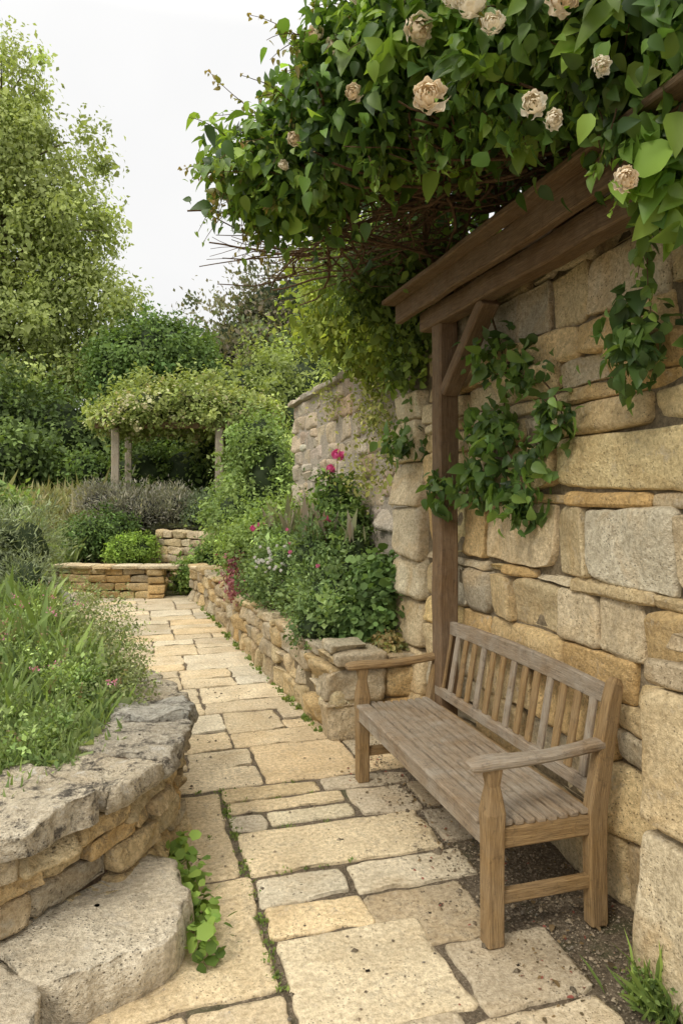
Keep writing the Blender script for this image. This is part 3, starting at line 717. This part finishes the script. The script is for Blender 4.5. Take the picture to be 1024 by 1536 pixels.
for i in range(420):
    r = np.random.RandomState(500 + i)
    p = np.array([r.uniform(.85, 1.8), r.uniform(2.1, 4.1), r.uniform(2.90, 3.10)]); p[0] = max(p[0], 1.75 - (p[1] - 2.1) * .6 if p[1] < 3 else p[0])
    d = unit(np.array([r.normal(0, .7), r.normal(.2, 1), r.normal(0, .08)])); pts = [p.copy()]
    for k in range(8):
        d = unit(d + r.normal(0, .16, 3) * np.array([1, 1, .5])); p = p + d * r.uniform(.05, .11); p[2] = min(max(p[2], 2.84), 3.18); pts.append(p.copy())
    r0 = r.choice([.003, .004, .006, .009]); tube(tw_acc, pts, np.linspace(r0, r0 * .5, 9), 5, (.1, .07, .04))
for i in range(3):
    r = np.random.RandomState(700 + i); pts = catmull([(1.9, 4.2 - i * .05, 2.5), (1.85, 4.0, 2.8), (1.6, 3.7, 3.0), (1.3, 3.1 - i * .1, 3.05), (.9, 2.9 + i * .1, 3.15)], sub=6) + r.normal(0, .006, (25, 3)); tube(tw_acc, pts, np.linspace(.014, .005, len(pts)), 7)
tw_acc.make("stems", M_TWIG, parent=cr)
fl = Acc()
CREAM = (0.86, 0.77, 0.60); IV = (0.87, 0.835, 0.71)
RP = [((.85, 1.94, 2.80), .050, CREAM), ((1.05, 1.69, 2.67), .034, IV), ((1.11, 1.68, 2.63), .026, IV), ((1.24, 1.55, 2.43), .034, CREAM), ((.66, 2.60, 3.36), .034, CREAM), ((.73, 2.55, 3.30), .036, IV),
      ((.90, 2.12, 3.12), .046, CREAM), ((.90, 2.32, 3.36), .038, IV), ((.97, 1.90, 3.08), .050, IV), ((1.13, 1.66, 2.96), .044, CREAM), ((1.18, 1.64, 3.0), .038, IV), ((.75, 2.38, 3.03), .030, CREAM), ((.60, 2.66, 2.98), .028, CREAM), ((1.02, 1.86, 3.0), .034, IV),
      ((1.10, 1.70, 3.03), .028, IV), ((1.22, 1.62, 2.76), .024, IV), ((.78, 2.42, 3.42), .028, CREAM), ((.93, 1.95, 3.12), .034, IV), ((.57, 2.72, 2.90), .02, IV)]
for i, (p, s, c) in enumerate(RP):
    rose(fl, p, (-.30 + random.uniform(-.5, .5), -.9, -.05 + random.uniform(-.5, .5)), s, c, 40 + i)
fl.make("rose_blooms", M_PETAL, parent=cr)

# ================================================================== IVY ON WALL
acc = Acc()
IV1 = (0.042, 0.085, 0.026); IV2 = (0.10, 0.165, 0.036)
EI = [((1.74, 3.22, 1.95), (.06, .20, .15)), ((1.74, 3.35, 1.66), (.07, .18, .11)), ((1.66, 3.62, 1.62), (.06, .08, .09)), ((1.74, 3.0, 1.62), (.06, .15, .12)), ((1.75, 2.62, 1.93), (.05, .08, .06)), ((1.75, 2.9, 2.2), (.05, .22, .07)),
      ((1.74, 3.2, 2.3), (.05, .14, .10)), ((1.72, 2.08, 2.15), (.08, .10, .20)), ((1.72, 4.35, 1.95), (.07, .14, .10)), ((1.72, 2.02, 1.75), (.05, .04, .05)), ((1.75, 2.8, 1.78), (.05, .07, .10))]
crown(acc, EI, 1350, .060, IV1, IV2, tpl=L_OV, per=9, sig=.045, shell=.3, up=.2, droop=.8, outw=.4, seed=61)
ivs = Acc()
for pts in ([(1.79, 3.3, 2.56), (1.78, 3.15, 2.3), (1.77, 3.1, 2.1), (1.76, 3.2, 1.8), (1.76, 3.4, 1.6)], [(1.78, 3.1, 2.25), (1.78, 2.9, 2.18), (1.77, 2.7, 2.05), (1.77, 2.6, 1.9)], [(1.76, 3.2, 1.9), (1.76, 2.95, 1.7), (1.76, 2.95, 1.5)]):
    p = catmull(pts, sub=6); tube(ivs, p, np.linspace(.006, .003, len(p)), 5)
iv = empty("ivy"); acc.make("ivy_leaves", M_LEAF, parent=iv); ivs.make("ivy_stems", M_TWIG, parent=iv)

# ================================================================== CREEPER OVER WALL
def plant(name, parts, mat=M_FOL):
    e = empty(name); a = Acc()
    for fn in parts: fn(a)
    a.make("leaves", mat, parent=e)
    return e
YG1 = (0.10, 0.145, 0.024); YG2 = (0.21, 0.245, 0.045)
EC = [((1.75, 5.5, 3.30), (.42, .7, .45)), ((1.8, 4.85, 3.0), (.36, .5, .45)), ((1.85, 5.2, 2.72), (.2, .5, .18)), ((1.95, 6.3, 3.25), (.4, .6, .30))]
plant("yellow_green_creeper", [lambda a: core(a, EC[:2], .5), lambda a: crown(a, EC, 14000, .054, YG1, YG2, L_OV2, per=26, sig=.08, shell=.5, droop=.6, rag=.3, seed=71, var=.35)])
ED = [((1.8, 4.35, 2.85), (.28, .36, .36)), ((1.8, 4.0, 3.05), (.45, .5, .3)), ((1.76, 4.35, 2.45), (.10, .2, .14)), ((1.5, 4.4, 3.05), (.3, .4, .25))]
plant("dark_climber", [lambda a: core(a, ED[:2], .5), lambda a: crown(a, ED, 6500, .050, (.04, .070, .018), (.11, .155, .03), L_OV2, per=22, sig=.065, shell=.5, droop=.6, seed=72)])
EW = [((1.88, 5.3, 2.30), (.06, .40, .28)), ((1.88, 6.6, 2.5), (.06, .3, .15)), ((1.88, 4.95, 1.9), (.06, .18, .35)), ((1.85, 5.6, 1.8), (.08, .25, .25))]
plant("wall_creeper", [lambda a: crown(a, EW, 1900, .036, (.13, .16, .045), (.25, .245, .085), L_SM, per=14, sig=.09, shell=.2, droop=.4, seed=73)])

# ================================================================== RIGHT BED PLANTING
def shrub(name, ells, n, size, c1, c2, tpl=L_SM, per=40, sig=.06, seed=1, cs=.68, ccol=(.035, .055, .02), mat=M_FOL, **kw):
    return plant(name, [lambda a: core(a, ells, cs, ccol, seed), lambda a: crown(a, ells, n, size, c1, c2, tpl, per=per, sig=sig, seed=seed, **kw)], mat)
shrub("lobed_leaf_shrub", [((1.66, 4.78, .74), (.20, .24, .24)), ((1.55, 4.9, .66), (.2, .2, .18)), ((1.72, 4.85, .95), (.14, .2, .2))], 3600, .048, (.055, .10, .03), (.12, .19, .06), L_RD, per=12, sig=.04, seed=81, up=.7)
shrub("feathery_shrub", [((1.42, 5.15, .76), (.24, .4, .27)), ((1.5, 5.8, .94), (.30, .5, .44)), ((1.34, 6.3, .84), (.22, .5, .36)), ((1.7, 5.5, 1.0), (.2, .4, .33))], 26000, .034, (.08, .13, .05), (.16, .225, .09), L_SM, per=45, sig=.05, seed=82, rag=.32, up=.3, outw=.9, droop=-.2, var=.28)
shrub("rose_bush", [((1.72, 5.7, 1.30), (.18, .28, .28)), ((1.70, 5.9, 1.55), (.14, .24, .18))], 4200, .042, (.055, .10, .026), (.12, .18, .045), L_OV2, per=20, sig=.05, seed=83, rag=.35)
shrub("light_green_shrub", [((1.48, 7.7, 1.12), (.36, .75, .38)), ((1.3, 8.3, .95), (.3, .5, .38)), ((1.6, 7.0, 1.1), (.25, .5, .35))], 15000, .042, (.11, .17, .05), (.19, .26, .075), L_SM, per=40, sig=.07, seed=84, rag=.35, var=.25)
shrub("dark_mound", [((1.3, 7.2, .75), (.22, .6, .3)), ((1.25, 5.0, .6), (.12, .2, .14))], 7000, .033, (.055, .095, .035), (.12, .17, .06), L_SM, per=40, sig=.05, seed=85)
shrub("purple_heuchera", [((1.20, 8.0, .66), (.14, .35, .20)), ((1.15, 7.6, .62), (.12, .25, .16))], 3500, .042, (.12, .035, .055), (.22, .08, .10), L_SM, per=20, sig=.05, seed=86, ccol=(.04, .015, .02))
shrub("wall_shrub", [((1.75, 9.3, 1.7), (.42, .6, .75)), ((1.6, 9.5, 2.25), (.35, .5, .45)), ((1.35, 9.6, 1.2), (.35, .6, .6))], 16000, .052, (.09, .145, .045), (.16, .22, .07), L_SM, per=40, sig=.08, seed=87, rag=.35, var=.28)
shrub("sedum", [((1.68, 4.5, .56), (.12, .09, .07))], 1100, .024, (.12, .15, .055), (.28, .19, .09), L_RD, per=14, sig=.025, seed=88, cs=.6)
pk = Acc(); stm = Acc()
PINK = (.86, .20, .47)
for i, (p, s) in enumerate([((1.70, 5.85, 1.94), .048), ((1.62, 5.8, 1.82), .034), ((1.26, 7.3, 1.26), .042), ((1.20, 7.25, 1.24), .036), ((1.33, 7.3, 1.27), .036), ((1.50, 5.5, 1.40), .024), ((1.14, 8.6, .98), .034)]):
    rose(pk, p, (-.4, -.8, .5), s, PINK, 90 + i, 0); rose(pk, (p[0] + .04, p[1] + .03, p[2] - .02), (.4, -.8, .3), s * .7, PINK, 190 + i, 0)
    tube(stm, [(p[0] + .02, p[1] + .05, p[2] - .55), (p[0] + .01, p[1] + .03, p[2] - .25), p], [.005, .004, .003], 5)
r = np.random.RandomState(5)
for i in range(40):
    p = np.array([1.16 + r.normal(0, .07), 6.05 + r.normal(0, .25), 1.0 + r.normal(0, .06)]); rose(pk, p, (-.5, -.7, .5), .014, (.85, .85, .82), 900 + i, 0)
for i in range(8):
    p = np.array([1.30 + r.normal(0, .12), 6.4 + r.normal(0, .7), 1.22 + r.normal(0, .08)]); rose(pk, p, (-.5, -.7, .5), .015, (.80, .30, .48), 960 + i, 0)
bl = empty("garden_rose_flowers"); pk.make("blooms", M_PETAL, parent=bl); stm.make("stems", M_TWIG, parent=bl)
a = Acc()
for i in range(44):
    c = (1.6 + r.normal(0, .15), 6.6 + r.normal(0, .6), 1.22); tuft(a, c, 8, .22, .05, (.13, .16, .08), (.19, .14, .14), L_ND, 1100 + i, .25)
a.make("tall_perennials", M_FOL)

# ================================================================== LEFT BED PLANTING
a = Acc(); r = np.random.RandomState(77)
def inbed(x, y):
    return x < np.interp(y, [2.4, 2.6, 2.85, 3.1, 3.5, 3.8, 4.25, 4.9, 5.8, 7, 8.4], [-.80, -.55, -.33, -.19, -.13, -.12, -.18, -.4, -.6, -.8, -1.0])
for i in range(2300):
    y = r.uniform(2.75, 7.5); x = r.uniform(-2.4, .1)
    if not inbed(x, y) or x < -.19 * y - .7: continue
    k = r.rand(); hh = .06 + .14 * float(sstep(2.9, 5.0, y)); zb = .49
    if k < .22: tuft(a, (x, y, zb), 18, hh * 1.35, .05, (.10, .15, .045), (.18, .245, .075), L_BL, 2000 + i, .42)
    elif k < .68: tuft(a, (x, y, zb), 36, hh * .95, .05, (.09, .135, .055), (.17, .22, .09), L_ND, 2000 + i, .6)
    else: tuft(a, (x, y, zb), 26, hh * .85, .05, (.11, .15, .065), (.20, .245, .11), L_SM, 2000 + i, .8)
E5 = []
for i in range(120):
    y = r.uniform(2.8, 6.5); x = r.uniform(-2.0, .0)
    if inbed(x + .02, y): E5.append(((x, y, .52 + r.uniform(0, .06) * (y - 2)), (.13, .13, .06 + .05 * r.rand() + .05 * float(sstep(3, 5, y)))))
crown(a, E5, 58000, .021, (.085, .135, .045), (.18, .235, .085), L_SM, per=18, sig=.03, shell=.4, droop=-.4, outw=.6, rag=.35, seed=91, var=.33)
crown(a, [((-.02, 3.95, .60), (.15, .28, .10)), ((-.12, 4.5, .66), (.2, .4, .16)), ((-.3, 5.3, .70), (.2, .4, .2))], 7500, .019, (.11, .145, .06), (.20, .22, .11), L_SM, per=18, sig=.04, shell=.4, droop=-.3, rag=.4, seed=92)
st = Acc()
for i in range(560):
    y = r.uniform(3.0, 6.8); x = r.uniform(-1.9, .05)
    if not inbed(x - .02, y): continue
    H = r.uniform(.10, .20) + .16 * float(sstep(3.2, 5, y)); p = np.array([x, y, .5]); l = r.normal(0, .10, 2) + np.array([.04, 0]); pts = [p, p + [l[0] * .4, l[1] * .4, H * .5], p + [l[0], l[1], H]]
    tube(st, pts, [.0022, .0018, .0011], 4, (.20, .22, .09))
    n = 16; t = r.uniform(.35, 1.03, n); P = p + np.stack([l[0] * t, l[1] * t, H * t], 1)
    q = r.rand(); cc = (.19, .25, .09) if q < .68 else ((.30, .22, .13) if q < .91 else (.66, .26, .42))
    if q >= .91: P[:, 2] = p[2] + H * (.9 + .12 * r.rand(n)); P[:, :2] += r.normal(0, .014, (n, 2)) + l
    put_leaves(a, P, r.normal(size=(n, 3)) + [0, 0, .6], unit(r.normal(size=(n, 3))), np.full(n, .017), np.tile(cc, (n, 1)), L_SM)
lp = empty("herbaceous_border"); a.make("border_foliage", M_FOL, parent=lp); st.make("border_stems", M_FOL, parent=lp)

shrub("grey_green_shrub", [((-1.15, 8.1, 1.02), (.42, .6, .45)), ((-1.6, 7.6, 1.1), (.5, .6, .5)), ((-.95, 7.2, .75), (.25, .5, .28))], 18000, .054, (.10, .125, .08), (.17, .20, .125), L_ND, per=50, sig=.08, seed=101, rag=.3, outw=1.0, droop=-.4)
shrub("leafy_shrub", [((-1.7, 9.8, 1.2), (.6, .6, .5)), ((-2.3, 9, 1.4), (.6, .8, .5))], 8000, .075, (.08, .13, .04), (.15, .21, .06), L_SM, per=40, sig=.09, seed=102)

# ================================================================== TERRACE PLANTING
shrub("green_mound", [((-.02, 12.0, .66), (.42, .38, .28))], 7000, .035, (.11, .18, .03), (.18, .26, .05), L_SM, per=30, sig=.04, seed=111, rag=.1)
shrub("dark_round_shrub", [((-.72, 12.5, .85), (.42, .4, .38)), ((-.3, 12.9, .9), (.4, .4, .35))], 8000, .05, (.045, .085, .025), (.10, .15, .045), L_SM, per=30, sig=.06, seed=112)
shrub("lavender", [((.1, 13.3, 1.25), (.6, .4, .38)), ((-.4, 13.7, 1.4), (.6, .4, .35)), ((.7, 13.2, 1.3), (.4, .4, .36))], 14000, .078, (.11, .12, .09), (.19, .175, .165), L_ND, per=40, sig=.09, seed=113, outw=.7, droop=-.9, ccol=(.05, .05, .045))
shrub("santolina", [((1.3, 13.0, 1.25), (.55, .4, .36)), ((1.8, 12.8, 1.3), (.4, .4, .4))], 10000, .058, (.08, .115, .07), (.15, .19, .12), L_ND, per=40, sig=.07, seed=114, outw=.7, droop=-.7)
shrub("cascading_perennial", [((.95, 11.2, .35), (.3, .25, .25)), ((.75, 11.35, .2), (.2, .2, .18)), ((1.2, 11.0, .55), (.25, .3, .3))], 5000, .05, (.08, .14, .035), (.16, .22, .06), L_SM, per=30, sig=.06, seed=115)
shrub("terrace_shrub", [((1.5, 11.6, 1.15), (.4, .5, .35)), ((1.9, 12, 1.5), (.5, .6, .5))], 7000, .064, (.07, .115, .035), (.14, .19, .06), L_SM, per=30, sig=.08, seed=116)
a = Acc()
for i in range(260):
    x = r.uniform(-4.0, -.3); y = r.uniform(13.0, 16.0); z = float(terrain(np.array(x), np.array(y)))
    tuft(a, (x, y, z - .02), 34, .34, .12, (.22, .21, .11), (.17, .19, .08) if i % 3 else (.24, .20, .14), L_BL, 3000 + i, .35)
for i in range(160):
    x = r.uniform(-4.0, -1.0); y = r.uniform(10.6, 13.0); z = max(.44 if y > 12 else 0, float(terrain(np.array(x), np.array(y))))
    tuft(a, (x, y, z - .02), 34, .32, .10, (.13, .18, .06), (.19, .24, .085), L_BL, 3400 + i, .35)
a.make("ornamental_grass", M_FOL)

# ================================================================== PERGOLA
pg = empty("pergola")
for i, (x, y) in enumerate([(-.33, 14.2), (1.60, 13.7), (-.1, 16.1), (1.8, 15.6)]):
    z0 = float(terrain(np.array(x), np.array(y))); beam("post_%d" % i, (x, y, z0 - .15), (x, y, 2.86), .15, .15, M_POST, pg, upref=(1, 0, 0), ch=.02)
beam("beam_front", (-.7, 14.32, 2.92), (2.3, 13.57, 2.92), .10, .13, M_TIMBER, pg)
beam("beam_rear", (-.55, 16.22, 2.92), (2.4, 15.47, 2.92), .10, .13, M_TIMBER, pg)
for i in range(7):
    x = -.6 + i * .46; beam("rafter_%d" % i, (x - .12, 13.7 + (6 - i) * .1, 3.03), (x + .3, 16.3 - i * .1, 3.03), .06, .09, M_TIMBER, pg)
EP = [((-.15, 14.5, 3.08), (.72, .9, .32)), ((.5, 14.6, 3.30), (.9, 1.0, .42)), ((1.3, 14.4, 3.33), (.85, .95, .46)), ((2.05, 14.2, 3.18), (.6, .8, .42)), ((2.5, 14.0, 2.95), (.4, .6, .35))]
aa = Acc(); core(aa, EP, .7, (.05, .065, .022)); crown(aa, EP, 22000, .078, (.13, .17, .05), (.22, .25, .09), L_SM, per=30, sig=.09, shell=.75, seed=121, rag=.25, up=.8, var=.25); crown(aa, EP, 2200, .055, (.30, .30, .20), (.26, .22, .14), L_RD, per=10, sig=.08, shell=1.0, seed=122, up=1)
aa.make("pergola_climber", M_FOL, parent=pg)

# ================================================================== TREES & BACKGROUND
def tree(name, base, ells, trunk_r, n, size, c1, c2, seed, tpl=L_SM, per=70, sig=.4, shell=.3, corescale=None, **kw):
    e = empty(name); a = Acc(); b = Acc(); r = np.random.RandomState(seed)
    base = np.array(base, float); top = max(ells, key=lambda q: q[0][2]); tp = np.array(top[0], float)
    pts = np.array([base * (1 - t) + np.array([base[0], base[1], tp[2]]) * t + (tp - np.array([base[0], base[1], tp[2]])) * t ** 2 + r.normal(0, .08, 3) * (t > 0) * (t < 1) for t in np.linspace(0, 1, 12)])
    tube(b, pts, np.linspace(trunk_r, trunk_r * .15, 12), 9)
    for (c, rr) in ells:
        for k in range(7):
            tgt = np.array(c) + unit(r.normal(size=3)) * np.array(rr) * .8; i0 = int(np.clip(np.searchsorted(pts[:, 2], tgt[2] - abs(rr[0]) * .9), 2, 10)); s0 = pts[i0]
            mid = (s0 + tgt) / 2 + np.array([0, 0, .25 * rr[2]]) * .3 + r.normal(0, .1, 3) * rr[0]
            p = catmull([s0, mid, tgt], sub=5); tube(b, p, np.linspace(trunk_r * .22, .010, len(p)), 5)
    if corescale: core(a, ells, corescale, (.035, .055, .022), seed)
    crown(a, ells, n, size, c1, c2, tpl, per=per, sig=sig, shell=shell, seed=seed, **kw)
    a.make("crown", M_FOL, parent=e); b.make("trunk_and_limbs", M_BARK, parent=e)
ET = [((-3.7, 23.8, 13.9), (1.3, 1.5, 1.7)), ((-2.8, 23.6, 12.1), (1.5, 1.7, 1.5)), ((-4.6, 24, 11.6), (1.9, 2, 1.9)), ((-1.9, 23.5, 9.9), (1.6, 1.7, 1.5)), ((-3.5, 23.8, 9.6), (2.0, 2, 1.7)), ((-5.6, 24, 8.8), (2.1, 2.2, 1.9)),
      ((-1.4, 23.4, 7.7), (1.6, 1.7, 1.3)), ((-3.2, 23.8, 7.0), (2.1, 2, 1.4)), ((-5.2, 24, 6.2), (2.2, 2, 1.5)), ((-1.0, 23.2, 5.7), (1.3, 1.4, 1.0)), ((-2.9, 23.4, 5.0), (1.8, 1.6, 1.1))]
tree("tall_birch_tree", (-3.9, 23.9, 1.5), ET, .26, 78000, .145, (.17, .21, .08), (.245, .285, .11), 131, per=110, sig=.30, shell=.4, rag=.22, droop=.6, up=.3, var=.2)
ER = [((.64, 20.7, 5.35), (1.7, 1.6, 1.25)), ((1.3, 20.6, 5.0), (1.2, 1.2, 1.1)), ((-.1, 20.6, 4.9), (1.1, 1.2, 1.1))]
tree("round_evergreen_tree", (.7, 20.7, 1.8), ER, .22, 22000, .115, (.055, .10, .03), (.11, .165, .05), 132, per=50, sig=.16, shell=.8, corescale=.75, rag=.12)
EQ = [((2.7, 15.9, 3.7), (1.2, 1.1, 1.15)), ((3.5, 15.6, 3.6), (1.1, 1.1, 1.2)), ((2.0, 16.2, 3.2), (1.0, 1.0, 1.0)), ((3.3, 14.6, 2.6), (1.2, 1.1, 1.2)), ((2.6, 13.4, 2.0), (.7, .8, .8))]
shrub("olive_green_shrub", EQ, 28000, .095, (.13, .17, .055), (.21, .255, .085), L_SM, per=60, sig=.15, seed=133, rag=.3, cs=.7, var=.22)
EPu = [((3.3, 24.0, 6.2), (1.3, 1.3, 1.9)), ((4.4, 23.6, 7.2), (1.4, 1.3, 1.9)), ((5.5, 23.3, 7.6), (1.5, 1.3, 2.2)), ((6.8, 23, 7.2), (1.6, 1.4, 2.2)), ((4.4, 22.6, 5.2), (2, 1.3, 1.6)), ((6.4, 22.2, 4.8), (2, 1.3, 2))]
tree("purple_leaf_tree", (5.0, 23.5, 1.8), EPu, .3, 34000, .145, (.075, .10, .055), (.14, .115, .095), 134, per=60, sig=.28, shell=.5, corescale=.6, rag=.35, droop=-.6, outw=.9)
shrub("conifer", [((5.4, 19.5, 4.2), (1.8, 1.3, 2.6)), ((7.2, 19, 4.5), (1.8, 1.3, 2.8))], 7000, .17, (.05, .075, .03), (.09, .125, .045), L_SM, per=50, sig=.25, seed=135)
EH = [((-2.0, 19.2, 3.0), (1.6, 1.2, 1.4)), ((-4.0, 19.0, 3.2), (1.8, 1.4, 1.6)), ((-6.2, 18.6, 3.2), (1.8, 1.4, 1.8)), ((-.4, 19.2, 2.8), (1.4, 1.2, 1.2)), ((1.0, 18.4, 2.6), (1.4, 1.0, 1.2)), ((2.4, 18.2, 3.0), (1.5, 1.0, 1.6)), ((-3.0, 17.6, 2.3), (1.5, 1, .9)), ((-5.2, 16.6, 2.0), (1.6, 1.2, 1.0))]
shrub("dark_hedge", EH, 48000, .13, (.05, .08, .026), (.10, .145, .045), L_SM, per=60, sig=.18, seed=136, cs=.66, shell=.7, var=.25)
shrub("under_pergola_shrub", [((.2, 16.6, 2.0), (1.0, .6, .7)), ((1.3, 16.4, 2.0), (1.0, .6, .7)), ((2.5, 14.8, 1.7), (.8, .8, .8)), ((-1.0, 17.0, 2.0), (.8, .6, .6))], 11000, .09, (.05, .09, .025), (.12, .17, .04), L_SM, per=50, sig=.12, seed=137)
eb = []
for i in range(46):
    ang = math.radians(-62 + i * 2.75); d = 46 + 8 * math.sin(i * 1.7); eb.append(((d * math.sin(ang), d * math.cos(ang), 3.4 + 1.2 * math.sin(i * 2.3)), (3.0, 2.6, 3.0 + 1.2 * math.sin(i * 1.1))))
shrub("distant_trees", eb, 24000, .45, (.07, .10, .045), (.12, .145, .065), L_SM, per=40, sig=.6, seed=138, cs=.85)

# ================================================================== SMALL GROUND THINGS
a = Acc()
crown(a, [((.235, 2.64, .05), (.04, .14, .04)), ((.24, 2.44, .04), (.04, .06, .035)), ((.19, 2.93, .06), (.04, .09, .06)), ((.17, 3.15, .04), (.025, .08, .04))], 330, .036, (.07, .125, .025), (.15, .22, .04), L_RD, per=9, sig=.026, shell=.3, up=.9, droop=.1, seed=141, zmin=.008)
for i in range(190):
    q = r.rand()
    if q < .25: x, y = .455 + r.normal(0, .006), r.uniform(2.2, 3.8)
    elif q < .4: x, y = r.uniform(0, 1.1), r.choice([2.905, 3.3, 3.635, 3.8]) + r.normal(0, .006)
    else: y = r.uniform(4.5, 10.5); x = float(np.interp(y, [4.38, 6.7, 9.9], [1.2, 1.07, .92])) + r.normal(0, .012)
    tuft(a, (x, y, -.006), 10, .014 + .03 * r.rand() * (q >= .4), .012, (.08, .13, .035), (.16, .21, .055), L_SM, 4000 + i, .6)
a.make("path_weeds", M_FOL)
a = Acc()
for i in range(14): tuft(a, (1.55 + r.normal(0, .035), 1.80 + r.normal(0, .04), -.01), 24, .11, .02, (.07, .115, .03), (.15, .21, .05), L_BL, 4200 + i, .55)
crown(a, [((1.55, 1.82, .05), (.04, .06, .05))], 420, .018, (.07, .12, .03), (.15, .20, .055), L_SM, per=12, sig=.025, seed=142, zmin=.0)
a.make("grass_tuft", M_FOL)
g = Acc(); tplv = np.array([(1, 0, 0), (-1, 0, 0), (0, 1, 0), (0, -1, 0), (0, 0, .7), (0, 0, -.7)], float); tplf = np.array([(0, 2, 4), (2, 1, 4), (1, 3, 4), (3, 0, 4), (2, 0, 5), (1, 2, 5), (3, 1, 5), (0, 3, 5)])
for i in range(8000):
    if r.rand() < .85: x, y = min(1.80, r.normal(1.58, .16)), r.uniform(1.6, 4.3)
    else: x, y = r.uniform(.0, 1.5), r.uniform(1.8, 6)
    s = .0034 * math.exp(r.normal(0, .55)); b = r.uniform(.35, 1.5)
    g.add(tplv * s * (1 + r.normal(0, .25, (6, 3))) + [x, y, .0 + (-.007 if x > 1.46 else 0.001)], tplf, np.array([.37, .31, .23]) * b)
g.make("gravel", M_STEP, smooth=False)
a = Acc(); n = 560
P = np.stack([np.clip(r.normal(1.5, .2, n), .3, 1.78), r.uniform(1.8, 4.3, n), np.full(n, .006)], 1)
m = r.rand(n, 1); C = np.where(m < .2, [[.30, .10, .08]], np.where(m < .6, [[.24, .17, .09]], [[.13, .10, .06]]))
put_leaves(a, P, r.normal(size=(n, 3)) * [1, 1, .1], r.normal(size=(n, 3)) * .25 + [0, 0, 1], .013 * np.exp(r.normal(0, .4, n)), C, L_OV2)
a.make("leaf_litter", M_FOL)

# ================================================================== LIGHT, SKY, CAMERA
w = bpy.data.worlds.new("World"); scene.world = w; w.use_nodes = True; nt = w.node_tree; nt.nodes.clear()
out = nt.nodes.new("ShaderNodeOutputWorld")
sun_from = Vector((-.66, -.50, .80)).normalized(); el = math.asin(sun_from.z); rot = math.atan2(sun_from.x, sun_from.y)
sky = nt.nodes.new("ShaderNodeTexSky"); sky.sky_type = 'NISHITA'; sky.sun_disc = False; sky.sun_elevation = el; sky.sun_rotation = rot
b1 = nt.nodes.new("ShaderNodeBackground"); b1.inputs[1].default_value = 0.12; nt.links.new(sky.outputs[0], b1.inputs[0])
tc = nt.nodes.new("ShaderNodeTexCoord"); sp = nt.nodes.new("ShaderNodeSeparateXYZ"); nt.links.new(tc.outputs['Generated'], sp.inputs[0])
rp = nt.nodes.new("ShaderNodeValToRGB"); nt.links.new(sp.outputs[2], rp.inputs[0]); cr_ = rp.color_ramp
cr_.elements[0].position = 0; cr_.elements[0].color = (1.02, 1.0, .97, 1); cr_.elements[1].position = 1.0; cr_.elements[1].color = (3.6, 3.42, 3.1, 1)
e_ = cr_.elements.new(.55); e_.color = (1.08, 1.07, 1.05, 1)
cn = noise(nt, tc.outputs['Generated'], 2.2, 4, .6, .3)
cl = mix(nt, 0.8, rp.outputs[0], ramp(nt, cn, .3, .7, (.91, .912, .92, 1), (1.05, 1.05, 1.045, 1)), 'MULTIPLY')
b2 = nt.nodes.new("ShaderNodeBackground"); nt.links.new(cl, b2.inputs[0]); b2.inputs[1].default_value = 1.0
mx = nt.nodes.new("ShaderNodeMixShader"); mx.inputs[0].default_value = 0.90
nt.links.new(b1.outputs[0], mx.inputs[1]); nt.links.new(b2.outputs[0], mx.inputs[2]); nt.links.new(mx.outputs[0], out.inputs[0])
sl = bpy.data.lights.new("sun", 'SUN'); sl.energy = 1.5; sl.angle = math.radians(12); sl.color = (1.0, .93, .80)
so = bpy.data.objects.new("sun", sl); scene.collection.objects.link(so); so.rotation_euler = (-sun_from).to_track_quat('-Z', 'Y').to_euler()

cam = bpy.data.cameras.new("camera"); co = bpy.data.objects.new("camera", cam); scene.collection.objects.link(co)
co.location = (0, 0, 1.6); th = math.atan(312 / 1050); co.rotation_euler = (math.radians(90), 0, -th)
cam.sensor_width = 36; cam.lens = 36 * 1050 / 1536; cam.shift_y = -28 / 1536; cam.clip_start = .05; cam.clip_end = 2000
scene.camera = co
scene.view_settings.view_transform = 'Standard'; scene.view_settings.look = 'None'; scene.view_settings.exposure = 0
